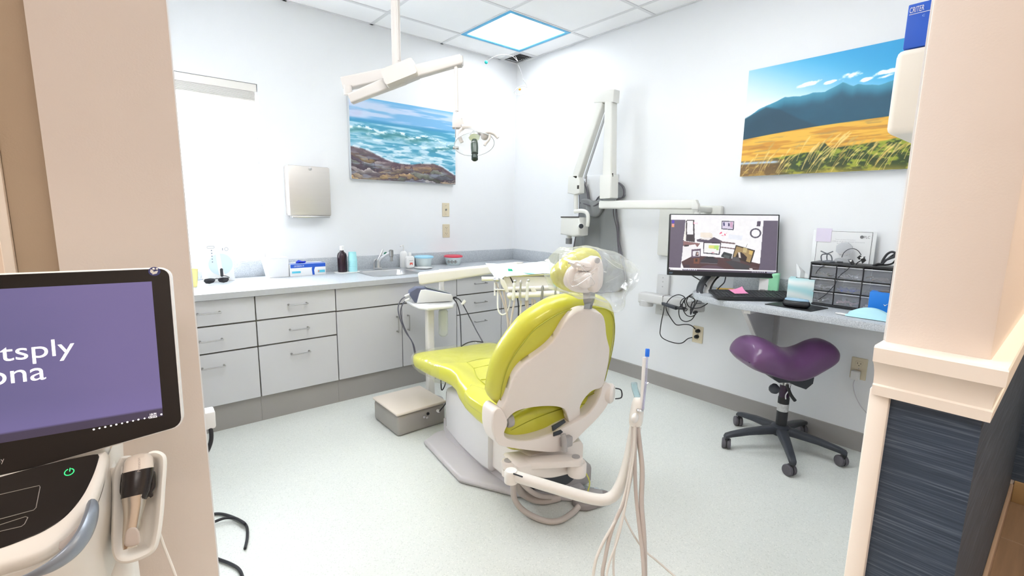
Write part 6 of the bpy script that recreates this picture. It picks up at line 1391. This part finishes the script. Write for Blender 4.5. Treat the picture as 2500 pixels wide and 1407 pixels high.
obj('label_band', lathe([(.0284, .225), (.0284, .268)], SC_, ZZ, 28, False, False), mat('silver_label', (.55, .55, .55), .35, .4, var=.4, vscale=90), st)
obj('upper_column', lathe([(.026, .30), (.026, .395)], SC_, ZZ, 28), mat('dark_violet_metal', (.04, .02, .045), .25), st)
obj('top_collar', lathe([(.029, .375), (.029, .40)], SC_, ZZ, 24), chrome, st)
SFm = Frame(SC_, V((RT.x, RT.y, 0)), ZZ)
sk = [SFm.px(x, y) for x, y in P2("1872,910 1960,905 1975,915 1972,930 1955,944 1930,935 1915,928 1890,928 1878,920")]
obj('seat_mechanism', prism([SFm.p(a, b, -.05) for a, b in sk], SFm.z*.10, .006), darkp, st)
obj('tilt_knob', (lambda b: add_loft(b, [[SFm.p(SFm.px(1878, 943)[0] + math.cos(2*math.pi*k/20)*r, SFm.px(1878, y)[1], .05+math.sin(2*math.pi*k/20)*r) for k in range(20)] for y, r in ((930, .010), (935, .022), (940, .027), (946, .026), (951, .016))]))(NB()), darkp, st)
obj('height_lever', tube([SFm.p(*SFm.px(1914, 935), .03), SFm.p(*SFm.px(1918, 955), .045), SFm.p(*SFm.px(1928, 970), .05)], .009, 8, 4), blackp, st)
obj('wire_loop', tube([SFm.p(*SFm.px(x, y), .04) for x, y in P2("1917,928 1916,945 1908,958 1908,968")], .003, 6, 4), chrome, st)
tops = [(1806, 866), (1812, 845), (1822, 830), (1840, 823), (1862, 826), (1885, 837), (1910, 850), (1935, 853), (1960, 846), (1985, 834), (2008, 829), (2024, 838), (2031, 856)]
bots = [(1806, 870), (1809, 880), (1817, 889), (1835, 897), (1860, 905), (1885, 913), (1910, 919), (1935, 919), (1960, 913), (1985, 902), (2006, 890), (2022, 878), (2031, 864)]
hd_ = [.11, .14, .15, .165, .165, .155, .14, .13, .12, .11, .105, .09, .06]
def dense(L, k=4): return [(p.x, p.y) for p in smoothp([V((a, b, 0)) for a, b in L], k)]
tp_, bt_, hh_ = dense([SFm.px(*q) for q in tops]), dense([SFm.px(*q) for q in bots]), [p[0] for p in dense([(h, 0) for h in hd_])]
rg = []
for (ta, tb), (ba, bb), w in zip(tp_, bt_, hh_):
    r_ = []
    for k in range(32):
        th = 2*math.pi*k/32; c_, s_ = math.cos(th), math.sin(th); f = (s_+1)/2
        sgn = math.copysign(abs(s_)**.6, s_); mid = .5
        a = ba+(ta-ba)*f; h = (bb+tb)/2 + (tb-bb)/2*sgn
        dep = w*math.copysign(abs(c_)**.7, c_)
        h -= .05*(abs(dep)/.165)**2.2*(.6 if s_ > 0 else .15)
        r_.append(SFm.p(a, h, dep))
    rg.append(r_)
bm = NB(); add_loft(bm, rg); seat2 = obj('seat', bm, purple, st, smooth=70)

# ================================================================== STUB WALL FITTINGS
t = thing('paper_holder', 'cream plastic wall dispenser on the room side of the right pillar', 'dispenser', (-1.6, YC1+.04, 1.45))
yl = at(2160, 327, 'x', -1.75).y
obj('dispenser_case', bx(-1.75, -1.42, YC1, yl, 1.452, 1.625, .014, seg=3), mat('cream_dispenser', (.80, .755, .67), .4), t)
t = thing('blue_glove_carton', 'royal blue glove carton standing on top of the cream dispenser', 'box', (-1.7, -3.39, 1.627))
yb = at(2212, 60, 'x', -1.74).y
obj('box', bx(-1.74, -1.60, YC1+.003, yb, 1.6265, at(2212, 14, 'x', -1.74).z, .002), tileblue, t); t.name = 'glove_carton'
GF2 = Frame((-1.7405, yb, 1.6265), (0, -1, 0), ZZ)
p0 = GF2.px(2221, 27); p1 = GF2.px(2258, 17)
text('printed_word', 'CRITER', GF2, p0[0], GF2.px(2258, 12)[0], p0[1]-.005, p0[1]+.006, whitep, t, c=.0004)
obj('underline', prism([GF2.p(p0[0], p0[1]-.0085, .0002), GF2.p(.06, p0[1]-.0085, .0002), GF2.p(.06, p0[1]-.0075, .0002), GF2.p(p0[0], p0[1]-.0075, .0002)], GF2.z*.0003), whitep, t)
a_ = GF2.px(2252, 38); text('printed_letter', 'C', GF2, a_[0], a_[0]+.004, a_[1]-.002, a_[1]+.002, mat('pale_blue_ink', (.4, .6, .85), .5), t, c=.0004)
# black handset cord at the hall side
t = thing('hall_cable', 'black cable loop hanging on the hall wall right of the pillar', 'cable', (-.02, -3.64, 1.2))
hc = [at(x, y, 'x', -.03) for x, y in P2("2502,555 2493,580 2489,610 2489,645 2494,680 2503,705")]
obj('cable_loop', tube(hc, .010, 8, 5), blackc, t); obj('cable_clip', bx(-.03, 0, hc[0].y-.06, hc[0].y-.04, hc[0].z-.01, hc[0].z+.02, .003), blackp, t)

# ================================================================== CORDS ON THE FLOOR BY THE LEFT PILLAR
t = thing('power_cables', 'black power cords lying on the floor beside the left pillar', 'cords', (-2.86, -1.7, 0))
for l, zs in (("500,1268 520,1256 545,1256 575,1266 600,1282 604,1310 598,1340", .008), ("500,1285 520,1276 548,1266 575,1266 598,1280", .018), ("505,1352 528,1364 560,1376 583,1390 592,1410 594,1430", .008)):
    obj('cord', tube([at(x, y, 'z', zs) for x, y in P2(l)], .0055, 8, 6), blackc, t)
t = thing('plug_adapter', 'white plug with black cord on the pillar inner side near the floor', 'plug', (XL+.02, -.70, .33))
pw_ = at(508, 1022, 'x', XL+.022); t.location = pw_; pd_ = (pw_-CAM).dot(FW)
obj('plug_body', (lambda b: add_box(b, pw_, V((.016, 0, 0)), V((0, .016, .003)), V((0, -.004, .026)), .005))(NB()), whitep, t)
obj('plug_cord', tube([dp(x, y, pd_) for x, y in P2("506,1032 513,1045 516,1065 513,1085 504,1105 490,1120")], .0055, 8, 5), blackc, t)

# ================================================================== SCANNER CART
DS = .93
az = YAW + math.atan((3150-1250)/FPX)
hx_ = V((math.sin(az), math.cos(az), 0))            # monitor's long direction
pr = dp(428, 850, DS); tl_ = R(9)
nrm = V((-hx_.y, hx_.x, 0)); nrm = nrm if nrm.dot(CAM-pr) > 0 else -nrm
upm = (ZZ*math.cos(tl_) - nrm*math.sin(tl_))
SF = Frame(pr, hx_, upm)
t = thing('scanner_cart', 'white scanning cart with black touchscreen and keypad, left foreground', 'scanner', V((pr.x-.2, pr.y-.05, 0)))
def sp(x, y, c=0): return SF.p(*SF.px(x, y, c), c)
c_tr, c_br, c_tl = SF.px(405, 652), SF.px(459, 1040), SF.px(0, 668)
a1_ = (c_tr[0]+c_br[0])/2; b1_ = c_tr[1]; b0_ = c_br[1]; a0_ = a1_-.50
chin = lambda P: [(a, b-.125*(a1_-a) if b < (b0_+b1_)/2 else b) for a, b in P]
obj('screen_housing', pad(SF, chin(rrect(a0_, a1_, b0_, b1_, .018)), -.04, -.001, .006, n=60, resample=False), whitep, t)
obj('black_bezel', pad(SF, chin(rrect(a0_+.003, a1_-.003, b0_+.003, b1_-.003, .016)), -.004, .0005, .001, n=60, resample=False), mat('gloss_black_glass', (.012, .010, .010), .12), t)
d_tr, d_br = SF.px(360, 688, .001), SF.px(408, 1014, .001)
sa1 = (d_tr[0]+d_br[0])/2; sb1, sb0 = d_tr[1], d_br[1]; sa0 = a0_+(a1_-sa1)
def desk(U, Vv):
    one = np.ones(U.shape+(3,)); img = mixc(one*C3(108, 102, 148), one*C3(122, 110, 160), sst(U+.3*(fbm(U*3, Vv*3, 3)-.5), .3, .9)); img = mixc(img, one*C3(128, 116, 172), sst(.3-Vv, 0, .3)*.6)
    return np.where((Vv < .052)[..., None], one*C3(70, 60, 84), img)
picture('screen_picture', SF, sa0, sa1, sb0, sb1, .0012, 90, 60, desk, vmat('purple_screen_glow', .3, .80), t)
glow = mat('white_screen_text', (.9, .9, .95), .5, emis=(1, .98, 1), estr=.95)
# lettering on the screen (left part runs out of the frame)
q0, q1 = SF.px(183, 825), SF.px(8, 888); H1 = None
xs_tsply = (SF.px(22, 880)[0], SF.px(183, 850)[0])
def wordfit(s, vis, x0, x1, base, xh, name):
    """place the whole word so that its last letters span x0..x1"""
    cu = bpy.data.curves.new(name, 'FONT'); cu.body = s; cv = bpy.data.curves.new(name, 'FONT'); cv.body = s[:len(s)-len(vis)]
    def ext(c):
        o = bpy.data.objects.new('w', c); COL.objects.link(o); bpy.context.view_layer.update(); me = bpy.data.meshes.new_from_object(o.evaluated_get(bpy.context.evaluated_depsgraph_get())); bpy.data.objects.remove(o)
        r = (min(v.co.x for v in me.vertices), max(v.co.x for v in me.vertices), min(v.co.y for v in me.vertices), max(v.co.y for v in me.vertices)); return me, r
    me, r = ext(cu); mv, rv = ext(cv); bpy.data.meshes.remove(mv)
    vx0 = rv[1]+.05; sx = (x1-x0)/(r[1]-vx0); sy = xh/.5
    off = V(t.location); n_ = len(me.vertices)
    co = [SF.p(x0+(v.co.x-vx0)*sx, base+v.co.y*sy, .0022) - off for v in me.vertices]
    for v, c in zip(me.vertices, co): v.co = c
    me.materials.append(glow); o = bpy.data.objects.new(name, me); COL.objects.link(o); o.parent = t
bl1 = SF.px(60, 880)[1]; xh1 = SF.px(100, 838)[1]-SF.px(105, 876)[1]
wordfit('Dentsply', 'sply', SF.px(40, 870)[0], SF.px(183, 850)[0], SF.px(60, 877)[1], .82*abs(SF.px(60, 845)[1]-SF.px(60, 882)[1]), 'logo_word')
wordfit('Sirona', 'na', SF.px(22, 920)[0], SF.px(112, 905)[0], SF.px(60, 932)[1], .84*abs(SF.px(60, 897)[1]-SF.px(60, 936)[1]), 'logo_word')
for s, x0, x1, y in (('1:04 PM', 366, 382, 1016), ('4/30/2026', 362, 384, 1023)):
    p0, p1 = SF.px(x0, y, .002), SF.px(x1, y, .002); text('clock_text', s, SF, p0[0], p1[0], p0[1], p0[1]+.0045, glow, t, c=.0022)
for k, (x, y) in enumerate(((229, 1049), (243, 1046), (257, 1043), (271, 1040), (284, 1037), (298, 1034), (311, 1031), (325, 1028), (338, 1025), (353, 1022), (394, 1012))):
    p = SF.px(x, y, .002); obj('tray_icon', prism([SF.p(p[0]+.0017*math.cos(i*math.pi/(2 if k % 2 else 3)), p[1]+.0017*math.sin(i*math.pi/(2 if k % 2 else 3)), .002) for i in range(4 if k % 2 else 6)], SF.z*.0003), glow, t)
p = SF.px(377, 663, .001); obj('round_badge', prism([SF.p(p[0]+.0095*math.cos(k*.3), p[1]+.0085*math.sin(k*.3), .001) for k in range(21)], SF.z*.0004), mat('badge_blue', (.05, .06, .22), .4), t)
bmh = NB(); 
for l in ("368,657 375,662 372,669 366,664", "374,664 386,661 383,668 372,671"): add_prism(bmh, [SF.p(*SF.px(x, y, .0016), .0016) for x, y in P2(l)], SF.z*.0003)
add_ball(bmh, SF.p(*SF.px(375, 657, .0016), .0016), .0022, n=8); add_ball(bmh, SF.p(*SF.px(383, 657, .0016), .0016), .0020, n=8); obj('badge_figure', bmh, whitep, t)
p0, p1 = SF.px(0, 1130, .001), SF.px(11, 1128, .001); text('bezel_word', 'Dentsply', SF, p1[0]-.036, p1[0], p0[1]-.003, p0[1]+.008, mat('grey_ink_light', (.45, .44, .44), .5), t, c=.0012)
# lower body: deck with black keypad, sloping toward the viewer
DK = Frame(sp(240, 1160, .03), hx_, (upm*.62 - nrm*.78))   # sloping deck plane
def kp(x, y, c=0): return DK.p(*DK.px(x, y, c), c)
deck = P2("-260,1240 -120,1190 0,1153 125,1125 240,1102 258,1098 262,1112 250,1160 228,1222 185,1290 120,1345 60,1372 0,1390 -120,1430 -260,1470")
obj('deck_body', pad(DK, [DK.px(x, y) for x, y in deck], -.035, .0, .012, n=100), nearw, t)
kpd = P2("-250,1250 -120,1202 0,1166 110,1136 225,1111 241,1113 240,1125 226,1165 200,1215 160,1262 110,1296 60,1318 0,1340 -120,1375 -250,1410")
obj('keypad_glass', pad(DK, resamp([DK.px(x, y) for x, y in kpd], 100, 4), -.003, .0012, .001, n=100, resample=False), MATS['gloss_black_glass'], t)
lnm = mat('keypad_line', (.30, .28, .26), .5)
for l in ("-60,1224 0,1208 96,1186 98,1190 88,1240 82,1246 0,1268 -60,1284", "-60,1298 0,1282 62,1262 68,1264 60,1280 52,1286 0,1298 -60,1314"):
    obj('keypad_outline', tube([DK.p(*DK.px(x, y, .0014), .0014) for x, y in P2(l)], .0006, 5, closed=True), lnm, t)
gg = mat('green_power_light', (.02, .6, .12), .4, emis=(.05, 1, .25), estr=1.2); cp = DK.px(169, 1153, .0015)
obj('power_symbol', tube([DK.p(cp[0]+.0062*math.cos(R(110+a)), cp[1]+.0062*math.sin(R(110+a)), .0016) for a in range(0, 321, 20)], .0007, 5), gg, t)
obj('power_symbol_bar', tube([DK.p(cp[0]+.0005, cp[1]+.001, .0016), DK.p(cp[0]+.0005, cp[1]+.0075, .0016)], .0007, 5), gg, t)
# front skirt and blue-grey handle
bm = NB(); sk_ = [[DK.px(x, y) for x, y in P2(l)] for l in ("258,1100 250,1165 228,1228 185,1295 120,1350 60,1378 0,1396 -120,1436 -260,1476",)][0]
lo = [(a, b-.0) for a, b in sk_]
rgt = [DK.p(a, b, -.02) for a, b in smoothv(sk_)]
bot = [p - ZZ*.16 + (nrm*-.05) for p in rgt]; back = [p - nrm*.18 - hx_*.02 for p in bot]; back2 = [p - nrm*.16 for p in rgt]
n_ = len(rgt); A, B, C2, D2 = ([bm.verts.new(p) for p in L] for L in (rgt, bot, back, back2))
for i in range(n_-1):
    for X, Y in ((A, B), (B, C2), (C2, D2), (D2, A)): bm.faces.new((X[i], X[i+1], Y[i+1], Y[i]))
bm.faces.new((A[0], B[0], C2[0], D2[0])); bm.faces.new((A[-1], B[-1], C2[-1], D2[-1])); obj('front_skirt', bm, nearw, t)
slg = mat('slate_blue_handle', (.26, .30, .36), .3, .3)
hl = [DK.p(*DK.px(x, y, c), c) for x, y, c in ((226, 1236, .002), (222, 1262, .014), (205, 1305, .022), (175, 1345, .026), (130, 1380, .028), (80, 1404, .028), (20, 1425, .028), (-60, 1450, .028))]
obj('handle', tube(hl, lambda f: .006+.012*math.sin(math.pi*min(1, .25+f)), 12, 6, flat=(1, .55)), slg, t)
obj('handle_recess', prism([DK.p(*DK.px(x, y, .0), -.004) for x, y in P2("218,1235 216,1275 190,1318 150,1345 143,1340 145,1325 165,1312 195,1280")], DK.z*.006, .002), mat('recess_taupe', (.40, .36, .34), .5), t)
# neck and column down to castors
cb = t.location; F0 = Frame(V((0, 0, 0)), hx_, ZZ)
obj('rear_column', (lambda b: add_loft(b, [[V((cb.x, cb.y, z)) + hx_*x*w - nrm*(y*w+.10) for x, y in rrect(-.10, .10, -.06, .06, .04)] for z, w in ((.06, 1.1), (.3, .9), (.62, .9), (.80, .7), (.95, .4))]))(NB()), nearw, t)
obj('base_plate', (lambda b: add_prism(b, [V((cb.x, cb.y, .06)) + hx_*x - nrm*(y+.10) for x, y in rrect(-.20, .20, -.22, .12, .08)], ZZ*.04, .01))(NB()), nearw, t)
for sx_ in (-.16, .16):
    for sy_ in (-.17, .08):
        c = V((cb.x, cb.y, .031)) + hx_*sx_ - nrm*(sy_+.10); w_ = obj('castor', lathe([(.030, -.012), (.031, -.008), (.031, .008), (.030, .012)], c, hx_, 18), darkp, t); obj('castor_stem', lathe([(.008, .025), (.008, .04)], c, ZZ, 8), satin, w_)
obj('side_neck', (lambda b: add_loft(b, [[sp(x+dx_, y, -.06+c) for dx_, c in ((-14, 0), (14, 0), (14, -.05), (-14, -.05))] for x, y in ((268, 1140), (262, 1200), (255, 1300), (262, 1420), (280, 1560))]))(NB()), nearw, t)
obj('dock_bracket', (lambda b: add_loft(b, [[sp(x, y+dy_, -.03+c) for dy_, c in ((-26, 0), (26, 0), (26, -.03), (-26, -.03))] for x, y in ((240, 1185), (270, 1170), (300, 1165))]))(NB()), nearw, t)
# handpiece dock
DF = Frame(sp(335, 1240, .0), hx_, (upm*.93 - nrm*.36))
ou = P2("290,1118 300,1113 318,1112 330,1118 352,1116 358,1106 372,1100 388,1101 402,1110 406,1130 402,1190 398,1250 390,1310 378,1345 352,1364 312,1378 282,1374 270,1350 268,1300 270,1220 270,1180 274,1150")
do = resamp([DF.px(x, y) for x, y in ou], 110, 4)
bm = NB(); profd = [(0.016, -.05), (.004, -.035), (0, -.012), (.0015, -.003), (.005, .0), (.010, -.002), (.014, -.010), (.02, -.024), (.028, -.028)]
rg = [[DF.p(x, y, c) for x, y in inset(do, d)] for d, c in profd]; cxd = sum(p[0] for p in do)/110; cyd = sum(p[1] for p in do)/110
last = inset(do, .028); rg += [[DF.p(cxd+(x-cxd)*f, cyd+(y-cyd)*f, -.029) for x, y in last] for f in (.6, .2)]
add_loft(bm, rg); obj('handpiece_dock', bm, nearw, t, smooth=60)
obj('thin_cable', tube([sp(388, 1300, -.03), sp(400, 1335, -.03), sp(418, 1380, -.03), sp(436, 1430, -.03)], .0028, 7, 5), nearw, t)
# handpiece resting in the dock
t2 = thing('scanner_handpiece', 'cream, black and steel scanning handpiece lying in the dock', 'handpiece', DF.p(*DF.px(340, 1200), .0))
def hpring(y, x0, x1, th, c):
    pa, pb = DF.px(x0, y), DF.px(x1, y); ca, cb_ = (pa[0]+pb[0])/2, (pa[1]+pb[1])/2; hw = abs(pb[0]-pa[0])/2
    return [DF.p(ca+hw*math.copysign(abs(math.cos(2*math.pi*k/28))**.8, math.cos(2*math.pi*k/28)), cb_, c+th*math.sin(2*math.pi*k/28)) for k in range(28)]
bm = NB(); add_loft(bm, [hpring(*q) for q in [(1110, 330, 352, .008, .012), (1114, 314, 368, .014, .012), (1125, 306, 376, .018, .012), (1150, 303, 378, .020, .012), (1168, 302, 377, .020, .013)]]); obj('cream_grip', bm, mat('cream_handpiece', (.80, .72, .65), .35), t2)
bm = NB(); add_loft(bm, [hpring(*q) for q in [(1150, 301.5, 379, .0207, .0125), (1168, 301, 378, .0207, .0132), (1172, 300, 377, .0207, .0135), (1200, 299, 372, .020, .015), (1218, 301, 366, .019, .016), (1226, 303, 362, .017, .017)]]); obj('black_band', bm, mat('gloss_black_band', (.022, .018, .018), .2, .2), t2)
bm = NB(); add_loft(bm, [hpring(*q) for q in [(1212, 301, 363, .0195, .0175), (1232, 304, 361, .016, .018), (1255, 306, 355, .013, .019), (1280, 305, 348, .010, .019), (1305, 303, 343, .009, .018), (1318, 303, 342, .009, .017), (1330, 303, 341, .007, .015), (1337, 304, 340, .003, .013)]]); obj('steel_tip', bm, mat('warm_brushed_steel', (.62, .55, .47), .25, .9), t2)
obj('tip_window', pad(DF, [DF.px(x, y, .028) for x, y in P2("304,1332 304,1312 308,1298 318,1288 330,1288 338,1296 341,1310 340,1328 320,1336")], .022, .0295, .003, n=40), mat('matte_tip_window', (.50, .43, .38), .5), t2)
obj('side_wing', pad(DF, [DF.px(x, y, .01) for x, y in P2("296,1160 292,1200 296,1212 302,1222 303,1160")], .0, .014, .004, n=30), MATS['gloss_black_band'], t2)
obj('side_wing', pad(DF, [DF.px(x, y, .01) for x, y in P2("376,1150 380,1160 380,1188 372,1202 366,1216 366,1160")], .0, .014, .004, n=30), MATS['gloss_black_band'], t2)
GFh = Frame(DF.p(*DF.px(343, 1146, .033), .0335), (DF.y), -DF.x)
pa, pb = GFh.px(332, 1146), GFh.px(340, 1118)
text('grip_word', 'Primescan', GFh, 0-.004, .021, .0, .0045, mat('grip_ink', (.45, .38, .34), .5), t2, c=.0)
